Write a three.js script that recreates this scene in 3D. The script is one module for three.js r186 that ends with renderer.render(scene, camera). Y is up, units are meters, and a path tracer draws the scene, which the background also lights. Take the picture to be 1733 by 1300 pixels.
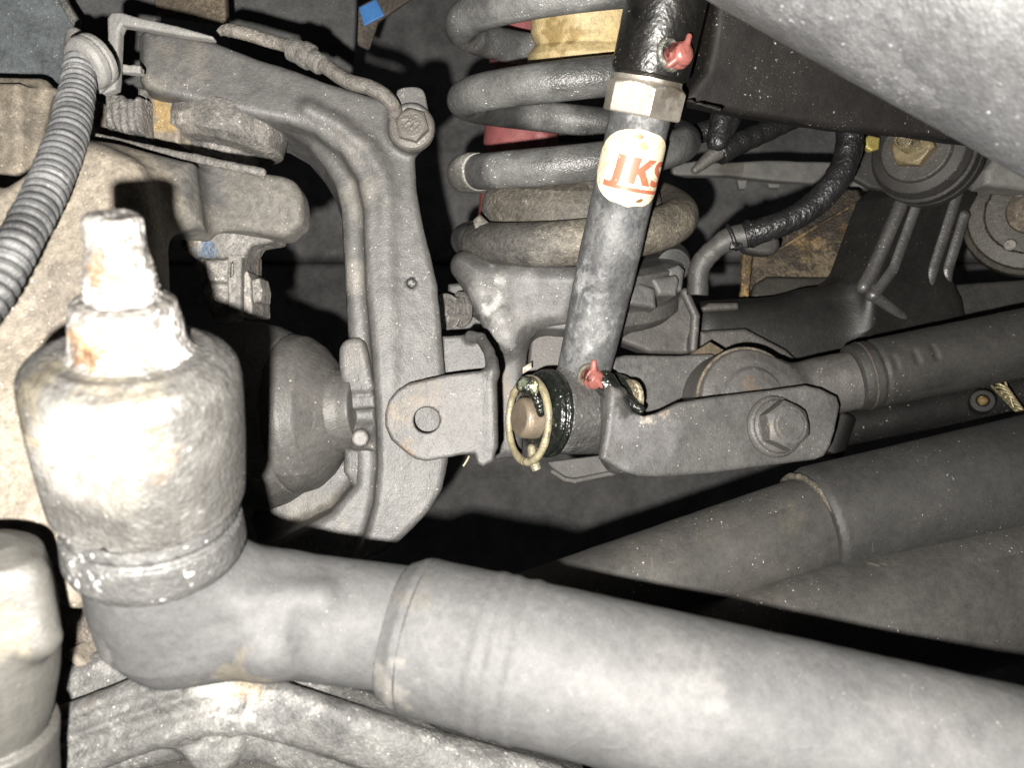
import * as THREE from 'three';
import { mergeGeometries } from 'three/addons/utils/BufferGeometryUtils.js';

// ---------------------------------------------------------------- camera, light, exposure
const scene = new THREE.Scene();
const EYE = 0.55;                                   // metres above the ground under the car
const camera = new THREE.PerspectiveCamera(54.5, 1024 / 769, 0.02, 20);
camera.position.set(0, EYE, 0);
camera.lookAt(0, EYE, -1);
camera.focus = 0.35;
camera.userData.fStop = 15;
scene.add(camera);
scene.background = new THREE.Color(0.016, 0.0165, 0.018);   // the little light that gets under the car
const renderer = new THREE.WebGLRenderer({ antialias: true });
renderer.toneMapping = THREE.LinearToneMapping;
renderer.toneMappingExposure = 1;
renderer.shadowMap.enabled = true;
const torch = new THREE.PointLight(0xfffaf2, 1.62, 0, 2);     // the torch beside the lens, lower left
torch.position.set(-0.0165, EYE - 0.0195, 0.002);
torch.castShadow = true;
torch.shadow.radius = 0.14;
torch.shadow.camera.near = 0.02;
scene.add(torch);

// ---------------------------------------------------------------- numbers
// Working units are millimetres seen from the eye: x right, y up, the eye looks along -z.
const F = 1261.5, CX = 866.5, CY = 650;
const P = (x, y, d) => [(x - CX) / F * d, -(y - CY) / F * d, -d];
const sub = (a, b) => [a[0] - b[0], a[1] - b[1], a[2] - b[2]], add = (a, b) => [a[0] + b[0], a[1] + b[1], a[2] + b[2]];
const mul = (a, s) => [a[0] * s, a[1] * s, a[2] * s], dot = (a, b) => a[0] * b[0] + a[1] * b[1] + a[2] * b[2];
const cross = (a, b) => [a[1] * b[2] - a[2] * b[1], a[2] * b[0] - a[0] * b[2], a[0] * b[1] - a[1] * b[0]];
const len = (a) => Math.hypot(a[0], a[1], a[2]), unit = (a) => mul(a, 1 / len(a)), mix = (a, b, t) => add(mul(a, 1 - t), mul(b, t));
const sstep = (a, b, x) => { const t = Math.min(1, Math.max(0, (x - a) / (b - a))); return t * t * (3 - 2 * t); };
let seed = 12345;
const rnd = () => { seed = (seed + 0x6d2b79f5) | 0; let t = Math.imul(seed ^ (seed >>> 15), 1 | seed); t = (t + Math.imul(t ^ (t >>> 7), 61 | t)) ^ t; return ((t ^ (t >>> 14)) >>> 0) / 4294967296; };
const H = new Float32Array(4096), PERM = new Uint16Array(8192);
for (let i = 0; i < 4096; i++) { H[i] = rnd() * 2 - 1; PERM[i] = i; }
for (let i = 4095; i > 0; i--) { const j = (rnd() * (i + 1)) | 0, t = PERM[i]; PERM[i] = PERM[j]; PERM[j] = t; }
for (let i = 0; i < 4096; i++) PERM[i + 4096] = PERM[i];
const hsh = (x, y, z) => H[PERM[(PERM[(PERM[x & 4095] + y) & 4095] + z) & 4095]];
function noise(x, y, z) {                            // value noise, -1 .. 1
  const ix = Math.floor(x), iy = Math.floor(y), iz = Math.floor(z); let u = x - ix, v = y - iy, w = z - iz;
  u = u * u * (3 - 2 * u); v = v * v * (3 - 2 * v); w = w * w * (3 - 2 * w);
  const l = (a, b, t) => a + (b - a) * t;
  return l(l(l(hsh(ix, iy, iz), hsh(ix + 1, iy, iz), u), l(hsh(ix, iy + 1, iz), hsh(ix + 1, iy + 1, iz), u), v),
    l(l(hsh(ix, iy, iz + 1), hsh(ix + 1, iy, iz + 1), u), l(hsh(ix, iy + 1, iz + 1), hsh(ix + 1, iy + 1, iz + 1), u), v), w);
}
const fbm = (x, y, z, o = 3) => { let s = 0, a = 0.5, k = 1; for (let i = 0; i < o; i++) { s += a * noise(x * k, y * k, z * k + i * 17); a *= 0.5; k *= 2.03; } return s; };

// ---------------------------------------------------------------- distance fields
const bounds = (f, pts, r) => { f.lo = [1e9, 1e9, 1e9]; f.hi = [-1e9, -1e9, -1e9]; for (const p of pts) for (let i = 0; i < 3; i++) { f.lo[i] = Math.min(f.lo[i], p[i] - r); f.hi[i] = Math.max(f.hi[i], p[i] + r); } return f; };
const around = (f, fs, pad = 0) => { f.lo = [0, 1, 2].map((i) => Math.min(...fs.map((g) => g.lo[i])) - pad); f.hi = [0, 1, 2].map((i) => Math.max(...fs.map((g) => g.hi[i])) + pad); return f; };
function cone(a, b, ra, rb = ra) {
  const d = sub(b, a), l2 = dot(d, d);
  return bounds((x, y, z) => { const px = x - a[0], py = y - a[1], pz = z - a[2]; let t = (px * d[0] + py * d[1] + pz * d[2]) / l2; t = t < 0 ? 0 : t > 1 ? 1 : t; return Math.hypot(px - d[0] * t, py - d[1] * t, pz - d[2] * t) - ra - (rb - ra) * t; }, [a, b], Math.max(ra, rb));
}
const ball = (c, r, s = [1, 1, 1]) => { const m = Math.min(...s); return bounds((x, y, z) => (Math.hypot((x - c[0]) / s[0], (y - c[1]) / s[1], (z - c[2]) / s[2]) - r) * m, [c], r * Math.max(...s)); };
function cyl(a, b, ra, rd = 1, rb = ra) {            // flat-ended, edges rounded by rd
  const d = sub(b, a), L = len(d), e = unit(d);
  return bounds((x, y, z) => {
    const px = x - a[0], py = y - a[1], pz = z - a[2], t = px * e[0] + py * e[1] + pz * e[2], q = Math.sqrt(Math.max(0, px * px + py * py + pz * pz - t * t));
    const k = Math.min(1, Math.max(0, t / L)), u = q - ra - (rb - ra) * k + rd, v = Math.abs(t - L / 2) - L / 2 + rd;
    return Math.hypot(Math.max(u, 0), Math.max(v, 0)) + Math.min(Math.max(u, v), 0) - rd;
  }, [a, b], Math.max(ra, rb));
}
const chain = (pts, r) => SU(0.5, ...pts.slice(1).map((p, i) => cone(pts[i], p, Array.isArray(r) ? r[i] : r, Array.isArray(r) ? r[i + 1] : r)));
function torus(c, ax, R, r) {
  const e = unit(ax);
  return bounds((x, y, z) => { const px = x - c[0], py = y - c[1], pz = z - c[2], t = px * e[0] + py * e[1] + pz * e[2], q = Math.sqrt(Math.max(0, px * px + py * py + pz * pz - t * t)) - R; return Math.hypot(q, t) - r; }, [c], R + r);
}
function frame(n) { const w = unit(n); let u = Math.abs(w[0]) < 0.9 ? [1, 0, 0] : [0, 1, 0]; u = unit(sub(u, mul(w, dot(u, w)))); return [u, cross(w, u), w]; }
function sdf2(q) {                                   // signed distance to a closed polygon
  const n = q.length;
  return (x, y) => {
    let d = 1e18, s = 1;
    for (let i = 0, j = n - 1; i < n; j = i++) {
      const ex = q[j][0] - q[i][0], ey = q[j][1] - q[i][1], wx = x - q[i][0], wy = y - q[i][1];
      let t = (wx * ex + wy * ey) / (ex * ex + ey * ey); t = t < 0 ? 0 : t > 1 ? 1 : t;
      const bx = wx - ex * t, by = wy - ey * t, dd = bx * bx + by * by; if (dd < d) d = dd;
      const c1 = y >= q[i][1], c2 = y < q[j][1], c3 = ex * wy > ey * wx;
      if ((c1 && c2 && c3) || (!c1 && !c2 && !c3)) s = -s;
    }
    return s * Math.sqrt(d);
  };
}
function curve(pts, k = 4) {                         // closed smooth outline
  const n = pts.length, out = [];
  for (let i = 0; i < n; i++) for (let j = 0; j < k; j++) {
    const t = j / k, [a, b, c, d] = [pts[(i + n - 1) % n], pts[i], pts[(i + 1) % n], pts[(i + 2) % n]];
    out.push([0, 1].map((m) => 0.5 * (2 * b[m] + (c[m] - a[m]) * t + (2 * a[m] - 5 * b[m] + 4 * c[m] - d[m]) * t * t + (3 * b[m] - a[m] - 3 * c[m] + d[m]) * t * t * t)));
  }
  return out;
}
const onPlane = (x, y, o, n) => { const r = P(x, y, 1); return mul(r, dot(o, n) / dot(r, n)); };
function slab(pts, d, th, rd = 1.5, n = [0, 0, 1], c) {  // a plate: its face through the outline at depth d, th mm thick behind it
  c = c || [pts.reduce((s, p) => s + p[0], 0) / pts.length, pts.reduce((s, p) => s + p[1], 0) / pts.length];
  const o = P(c[0], c[1], d), [u, v, w] = frame(n), w3 = pts.map((p) => onPlane(p[0], p[1], o, w)), q = w3.map((p) => { const e = sub(p, o); return [dot(e, u), dot(e, v)]; }), g = sdf2(q);
  return bounds((x, y, z) => {
    const px = x - o[0], py = y - o[1], pz = z - o[2], h = Math.abs(px * w[0] + py * w[1] + pz * w[2] + th / 2) - th / 2 + rd, k = g(px * u[0] + py * u[1] + pz * u[2], px * v[0] + py * v[1] + pz * v[2]) + rd;
    return Math.hypot(Math.max(h, 0), Math.max(k, 0)) + Math.min(Math.max(h, k), 0) - rd;
  }, [...w3, ...w3.map((p) => sub(p, mul(w, th)))], 0.5);
}
function box(c, half, n = [0, 0, 1], rd = 1, up) {
  let [u, v, w] = frame(n); if (up) { v = unit(sub(up, mul(w, dot(up, w)))); u = cross(v, w); }
  return bounds((x, y, z) => {
    const px = x - c[0], py = y - c[1], pz = z - c[2], a = Math.abs(px * u[0] + py * u[1] + pz * u[2]) - half[0] + rd, b = Math.abs(px * v[0] + py * v[1] + pz * v[2]) - half[1] + rd, e = Math.abs(px * w[0] + py * w[1] + pz * w[2]) - half[2] + rd;
    return Math.hypot(Math.max(a, 0), Math.max(b, 0), Math.max(e, 0)) + Math.min(Math.max(a, b, e), 0) - rd;
  }, [c], Math.hypot(...half));
}
function rev(a, b, prof, rd = 0.4) {                 // turned part: [t, r] outline along the axis a -> b, t in mm
  const e = unit(sub(b, a)), q = [[prof[0][0], -1], ...prof, [prof[prof.length - 1][0], -1]], g = sdf2(q), R = Math.max(...prof.map((p) => p[1])), ts = prof.map((p) => p[0]);
  return bounds((x, y, z) => { const px = x - a[0], py = y - a[1], pz = z - a[2], t = px * e[0] + py * e[1] + pz * e[2], r = Math.sqrt(Math.max(0, px * px + py * py + pz * pz - t * t)); return g(t, r) - rd; },
    [add(a, mul(e, Math.min(...ts))), add(a, mul(e, Math.max(...ts)))], R + rd);
}
function hexa(c, ax, r, h, rd = 0.5, turn = 0, cham = 1) {   // hex head standing on c along ax, r = half across flats
  const [u0, v0, w] = frame(ax), cs = Math.cos(turn), sn = Math.sin(turn), u = add(mul(u0, cs), mul(v0, sn)), v = sub(mul(v0, cs), mul(u0, sn));
  return bounds((x, y, z) => {
    const px = x - c[0], py = y - c[1], pz = z - c[2], a = px * u[0] + py * u[1] + pz * u[2], b = px * v[0] + py * v[1] + pz * v[2], t = px * w[0] + py * w[1] + pz * w[2];
    const f = Math.max(Math.abs(a), Math.abs(a * 0.5 + b * 0.866), Math.abs(a * 0.5 - b * 0.866)) - r + rd, e = Math.abs(t - h / 2) - h / 2 + rd, q = Math.hypot(a, b);
    return Math.max(Math.hypot(Math.max(f, 0), Math.max(e, 0)) + Math.min(Math.max(f, e), 0) - rd, (q - r * 1.06 + (t - h + cham) * 1.4) * 0.6);
  }, [c, add(c, mul(w, h))], r * 1.2);
}
const U = (...fs) => around((x, y, z) => { let d = fs[0](x, y, z); for (let i = 1; i < fs.length; i++) { const e = fs[i](x, y, z); if (e < d) d = e; } return d; }, fs);
const SU = (k, ...fs) => around((x, y, z) => { let d = fs[0](x, y, z); for (let i = 1; i < fs.length; i++) { const e = fs[i](x, y, z), h = Math.max(k - Math.abs(d - e), 0) / k; d = Math.min(d, e) - h * h * k * 0.25; } return d; }, fs, k * 0.3);
const CUT = (k, f, ...gs) => around((x, y, z) => { let d = f(x, y, z); for (const g of gs) { const e = -g(x, y, z), h = Math.max(k - Math.abs(d - e), 0) / k; d = Math.max(d, e) + h * h * k * 0.25; } return d; }, [f]);
const ROUGH = (f, amp0, size0, o = 3, amp = amp0 * 0.6, size = size0 * 1.3) => around((x, y, z) => { const d = f(x, y, z); return d > amp * 4 || d < -amp * 4 ? d : d + amp * fbm(x / size, y / size, z / size, o); }, [f], amp);

// Surface nets over a sparse grid; normals from the field's gradient, texture coordinates from the nearest axis plane, in metres.
let offset = 0;
function skin(f, h, col) {
  h *= 1.13;
  const lo = f.lo.map((v) => v - 1.6 * h), n = [0, 1, 2].map((i) => Math.ceil((f.hi[i] + 1.6 * h - lo[i]) / h) + 1), [nx, ny, nz] = n, B = 6, val = new Float32Array(nx * ny * nz), half = B * h * 0.87;
  for (let bz = 0; bz < nz; bz += B) for (let by = 0; by < ny; by += B) for (let bx = 0; bx < nx; bx += B) {
    const c = f(lo[0] + (bx + B / 2) * h, lo[1] + (by + B / 2) * h, lo[2] + (bz + B / 2) * h), far = Math.abs(c) > half * 1.35 + h * 2;
    for (let z = bz; z < Math.min(nz, bz + B); z++) for (let y = by; y < Math.min(ny, by + B); y++) for (let x = bx; x < Math.min(nx, bx + B); x++)
      val[(z * ny + y) * nx + x] = far ? c : f(lo[0] + x * h, lo[1] + y * h, lo[2] + z * h);
  }
  const id = new Int32Array(nx * ny * nz).fill(-1), pos = [], quads = [], corner = [];
  for (let k = 0; k < 8; k++) corner.push((((k >> 2) & 1) * ny + ((k >> 1) & 1)) * nx + (k & 1));
  const E = [[0, 1], [2, 3], [4, 5], [6, 7], [0, 2], [1, 3], [4, 6], [5, 7], [0, 4], [1, 5], [2, 6], [3, 7]];
  for (let z = 0; z < nz - 1; z++) for (let y = 0; y < ny - 1; y++) for (let x = 0; x < nx - 1; x++) {
    const at = (z * ny + y) * nx + x; let m = 0;
    for (let k = 0; k < 8; k++) if (val[at + corner[k]] < 0) m |= 1 << k;
    if (m === 0 || m === 255) continue;
    let sx = 0, sy = 0, sz = 0, c = 0;
    for (const [i, j] of E) { if (((m >> i) & 1) === ((m >> j) & 1)) continue; const a = val[at + corner[i]], b = val[at + corner[j]], t = a / (a - b); sx += (i & 1) + ((j & 1) - (i & 1)) * t; sy += ((i >> 1) & 1) + (((j >> 1) & 1) - ((i >> 1) & 1)) * t; sz += ((i >> 2) & 1) + (((j >> 2) & 1) - ((i >> 2) & 1)) * t; c++; }
    id[at] = pos.length / 3;
    pos.push(lo[0] + (x + sx / c) * h, lo[1] + (y + sy / c) * h, lo[2] + (z + sz / c) * h);
  }
  const sx = 1, sy = nx, sz = nx * ny;
  for (let z = 1; z < nz - 1; z++) for (let y = 1; y < ny - 1; y++) for (let x = 1; x < nx - 1; x++) {
    const at = (z * ny + y) * nx + x, a = val[at] < 0;
    for (const [st, p, q] of [[sx, sy, sz], [sy, sz, sx], [sz, sx, sy]]) {
      if (a === (val[at + st] < 0)) continue;
      const v = [id[at], id[at - p], id[at - p - q], id[at - q]];
      if (v.includes(-1)) continue;
      quads.push(a ? v : v.reverse());
    }
  }
  const N = pos.length / 3, nor = new Float32Array(N * 3), e = h * 0.35;
  for (let i = 0; i < N; i++) {
    for (let r = 0; r < 2; r++) {
      const x = pos[i * 3], y = pos[i * 3 + 1], z = pos[i * 3 + 2], gx = f(x + e, y, z) - f(x - e, y, z), gy = f(x, y + e, z) - f(x, y - e, z), gz = f(x, y, z + e) - f(x, y, z - e), l = Math.hypot(gx, gy, gz) || 1;
      nor[i * 3] = gx / l; nor[i * 3 + 1] = gy / l; nor[i * 3 + 2] = gz / l;
      if (r === 0) { const d = Math.max(-h * 0.5, Math.min(h * 0.5, f(x, y, z))) * 0.9; pos[i * 3] -= gx / l * d; pos[i * 3 + 1] -= gy / l * d; pos[i * 3 + 2] -= gz / l * d; }
    }
  }
  const tris = []; for (const [a, b, c, d] of quads) tris.push([a, b, c], [a, c, d]);
  return pack(pos, nor, tris, col);
}
// positions in mm, normals, triangles -> geometry in metres with box-mapped uv and colours
function pack(pos, nor, tris, col, uv) {
  const out = { p: [], n: [], u: [], c: [], i: [] }, seen = new Map(), ox = (offset * 0.0371) % 1, oy = (offset++ * 0.0613) % 1;
  for (const t of tris) {
    let ax = 2;
    if (!uv) { const m = [0, 1, 2].map((k) => Math.abs(nor[t[0] * 3 + k] + nor[t[1] * 3 + k] + nor[t[2] * 3 + k])); ax = m[0] > m[1] && m[0] > m[2] ? 0 : m[1] > m[2] ? 1 : 2; }
    for (const v of t) {
      const key = v * 3 + ax; let at = seen.get(key);
      if (at === undefined) {
        at = out.p.length / 3; seen.set(key, at);
        const p = [pos[v * 3], pos[v * 3 + 1], pos[v * 3 + 2]], nn = [nor[v * 3], nor[v * 3 + 1], nor[v * 3 + 2]];
        out.p.push(p[0] / 1000, p[1] / 1000 + EYE, p[2] / 1000); out.n.push(...nn);
        if (uv) out.u.push(uv[v * 2] / 1000 + ox, uv[v * 2 + 1] / 1000 + oy); else out.u.push((ax === 0 ? p[2] : p[0]) / 1000 + ox, (ax === 1 ? p[2] : p[1]) / 1000 + oy);
        out.c.push(...(col ? col(p, nn) : wear(p, nn)));
      }
      out.i.push(at);
    }
  }
  const g = new THREE.BufferGeometry();
  for (const [k, a, s] of [['position', out.p, 3], ['normal', out.n, 3], ['uv', out.u, 2], ['color', out.c, 3]]) g.setAttribute(k, new THREE.Float32BufferAttribute(a, s));
  g.setIndex(out.i);
  return g;
}
// wear: cloudy unevenness that every surface has, and stains and some painted light and shade at places of their own
function wear(p) { const v = 1 + 0.2 * fbm(p[0] / 22, p[1] / 22, p[2] / 22, 3) + 0.14 * fbm(p[0] / 5, p[1] / 5, p[2] / 5, 2); return [v, v, v]; }
const stainsAndLight = (list, amp = 1) => (p) => {           // list: [centre, radius, [r, g, b] factor, raggedness]
  const v = 1 + amp * (0.2 * fbm(p[0] / 22, p[1] / 22, p[2] / 22, 3) + 0.14 * fbm(p[0] / 5, p[1] / 5, p[2] / 5, 2)); let c = [v, v, v];
  for (const [q, r, k, rag = 0.9] of list) {
    const d = Math.hypot(p[0] - q[0], p[1] - q[1], p[2] - q[2]) / r + rag * fbm(p[0] / (r * 0.45), p[1] / (r * 0.45), p[2] / (r * 0.45), 4), a = 1 - sstep(0.55, 1, d);
    if (a > 0) c = c.map((x, i) => x * (1 + (k[i] - 1) * a));
  }
  return c;
};
const tint = (r, g, b) => (p) => { const w = wear(p)[0]; return [w * r, w * g, w * b]; };

// a tube or turned sweep along points; rad(s 0..1, mm) gives the radius
function spline(pts, n) { const c = new THREE.CatmullRomCurve3(pts.map((p) => new THREE.Vector3(...p)), false, 'centripetal'); return c.getSpacedPoints(n).map((v) => [v.x, v.y, v.z]); }
function sweep(path, rad, seg = 20, col, cap = true) {
  const n = path.length, pos = [], uv = [], tris = [], r0 = typeof rad === 'function' ? rad(0.5, 0, 0) : rad; let along = 0, fr = frame(sub(path[1], path[0]));
  for (let i = 0; i < n; i++) {
    const d = unit(sub(path[Math.min(n - 1, i + 1)], path[Math.max(0, i - 1)])); if (i) along += len(sub(path[i], path[i - 1]));
    let u = unit(sub(fr[0], mul(d, dot(fr[0], d)))); fr = [u, cross(d, u), d];
    for (let j = 0; j <= seg; j++) { const a = j / seg * 2 * Math.PI, r = typeof rad === 'function' ? rad(i / (n - 1), along, a) : rad, q = add(path[i], add(mul(fr[0], Math.cos(a) * r), mul(fr[1], Math.sin(a) * r))); pos.push(...q); uv.push(a * r0, along); }
  }
  const m = seg + 1;
  for (let i = 0; i < n - 1; i++) for (let j = 0; j < seg; j++) { const a = i * m + j, b = a + 1, c = a + m, d = c + 1; tris.push([a, b, c], [b, d, c]); }
  if (cap) for (const [row, flip] of [[0, true], [n - 1, false]]) { const k = pos.length / 3; pos.push(...path[row]); uv.push(0, 0); for (let j = 0; j < seg; j++) { const a = row * m + j, b = a + 1; tris.push(flip ? [k, b, a] : [k, a, b]); } }
  const g = new THREE.BufferGeometry(); g.setAttribute('position', new THREE.Float32BufferAttribute(pos, 3)); g.setIndex(tris.flat()); g.computeVertexNormals();
  const nor = g.attributes.normal.array;
  for (let i = 0; i < n; i++) for (let k = 0; k < 3; k++) { const a = (i * m) * 3 + k, b = (i * m + seg) * 3 + k, s = nor[a] + nor[b]; nor[a] = nor[b] = s / 2; }
  return pack(pos, nor, tris, col, uv);
}

// ---------------------------------------------------------------- textures and materials
const T = 1024, TILE = 0.16;                          // one tile is 16 cm
function tileNoise(period, s) { const a = new Float32Array(period * period); for (let i = 0; i < a.length; i++) a[i] = hsh(i % period, (i / period) | 0, s * 131) ; return (x, y) => { x *= period; y *= period; const ix = Math.floor(x), iy = Math.floor(y); let u = x - ix, v = y - iy; u = u * u * (3 - 2 * u); v = v * v * (3 - 2 * v); const g = (i, j) => a[((j % period + period) % period) * period + ((i % period + period) % period)], p = g(ix, iy), q = g(ix + 1, iy), r = g(ix, iy + 1), t = g(ix + 1, iy + 1); return p + (q - p) * u + (r + (t - r) * u - p - (q - p) * u) * v; }; }
const toS = (c) => Math.round(255 * Math.min(1, Math.max(0, c <= 0.0031308 ? c * 12.92 : 1.055 * Math.pow(c, 1 / 2.4) - 0.055)));
function dots(n, rmin, rmax, each, where) { for (let k = 0; k < n; k++) { let x = rnd() * T, y = rnd() * T; if (where) for (let q = 0; q < 6 && rnd() > where(x / T, y / T); q++) { x = rnd() * T; y = rnd() * T; } const r = rmin + (rmax - rmin) * Math.pow(rnd(), 4), s = 0.35 + 0.65 * rnd(), ex = 0.7 + rnd() * 0.8; for (let j = -Math.ceil(r * 1.6) - 1; j <= r * 1.6 + 1; j++) for (let i = -Math.ceil(r * 1.6) - 1; i <= r * 1.6 + 1; i++) { const d = Math.hypot(i * ex, j / ex) / r; if (d < 1.25) each((((y + j | 0) % T + T) % T) * T + (((x + i | 0) % T + T) % T), (1 - sstep(0.6, 1.25, d)) * s); } } }
function hairs(n, l, each) { for (let k = 0; k < n; k++) { let x = rnd() * T, y = rnd() * T, a = rnd() * 6.28; const m = l * (0.3 + rnd()), s = 0.2 + 0.5 * rnd(); for (let i = 0; i < m; i++) { x += Math.cos(a); y += Math.sin(a); a += (rnd() - 0.5) * 0.25; each((((y | 0) % T + T) % T) * T + (((x | 0) % T + T) % T), s); } } }
function colours({ base, dust, cloud = 0.3, grain = 0.2, patch = 0, specks = 3000, big = 2.6, scratch = 0, s = 1, size = 8 }) {
  const px = new Float32Array(T * T * 3), n1 = tileNoise(size, s), n2 = tileNoise(size * 3, s + 1), n3 = tileNoise(96, s + 2), n4 = tileNoise(300, s + 3), n5 = tileNoise(40, s + 4);
  for (let y = 0; y < T; y++) for (let x = 0; x < T; x++) {
    const u = x / T, v = y / T, c = n1(u, v) * 0.5 + n2(u, v) * 0.3 + n5(u, v) * 0.2, g = 1 + cloud * c + grain * (n3(u, v) * 0.5 + n4(u, v) * 0.5 + (rnd() - 0.5) * 0.5), a = patch ? patch * sstep(0.0, 0.5, c + 0.35 * n3(u, v) + 0.25 * n4(u, v)) : 0, i = (y * T + x) * 3;
    for (let k = 0; k < 3; k++) px[i + k] = (base[k] * (1 - a) + dust[k] * a) * Math.max(0.2, g);
  }
  const put = (at, a) => { for (let k = 0; k < 3; k++) px[at * 3 + k] += (dust[k] * 1.6 - px[at * 3 + k]) * a; };
  const drift = (u, v) => sstep(-0.15, 0.55, n1(u, v) * 0.7 + n2(u, v) * 0.5); dots(specks, 0.8, big, put, drift); dots(specks * 4 | 0, 0.5, 1.2, (at, a) => put(at, a * 0.5), drift); if (scratch) hairs(scratch, 40, (at, a) => put(at, a * 0.5));
  const b = new Uint8Array(T * T * 4); for (let i = 0; i < T * T; i++) { for (let k = 0; k < 3; k++) b[i * 4 + k] = toS(px[i * 3 + k]); b[i * 4 + 3] = 255; }
  return texture(b, true);
}
function texture(b, srgb) { const t = new THREE.DataTexture(b, T, T, THREE.RGBAFormat); t.wrapS = t.wrapT = THREE.RepeatWrapping; t.magFilter = THREE.LinearFilter; t.minFilter = THREE.LinearMipmapLinearFilter; if (srgb) t.colorSpace = THREE.SRGBColorSpace; t.repeat.set(1 / TILE, 1 / TILE); t.needsUpdate = true; return t; }
function heights(layers, pits = 0, s = 50) {           // layers: [period, weight]
  const v = new Float32Array(T * T), ns = layers.map(([p, w], i) => [tileNoise(p, s + i), w]);
  for (let y = 0; y < T; y++) for (let x = 0; x < T; x++) { let h = 0.5; for (const [n, w] of ns) h += w * n(x / T, y / T); v[y * T + x] = h; }
  if (pits) { dots(pits, 1.5, 5, (at, a) => { v[at] += a * 0.22; }); dots(pits, 1.5, 5, (at, a) => { v[at] -= a * 0.15; }); }
  const b = new Uint8Array(T * T * 4); for (let i = 0; i < T * T; i++) { b[i * 4] = b[i * 4 + 1] = b[i * 4 + 2] = Math.round(255 * Math.min(1, Math.max(0, v[i]))); b[i * 4 + 3] = 255; }
  return texture(b, false);
}
const fine = heights([[300, 0.16], [110, 0.1], [480, 0.14]], 2500), coarse = heights([[60, 0.12], [180, 0.15], [400, 0.14]], 3500, 80), smooth = heights([[60, 0.12], [200, 0.05]], 200, 120), crust = heights([[60, 0.25], [140, 0.25], [300, 0.12]], 5000, 160);
const mat = (name, map, o) => { const m = new THREE.MeshPhysicalMaterial({ map, vertexColors: true, roughness: 0.6, bumpMap: fine, bumpScale: 0.0002, ...o }); m.name = name; return m; };
const DUST = [0.34, 0.31, 0.27];
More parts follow.
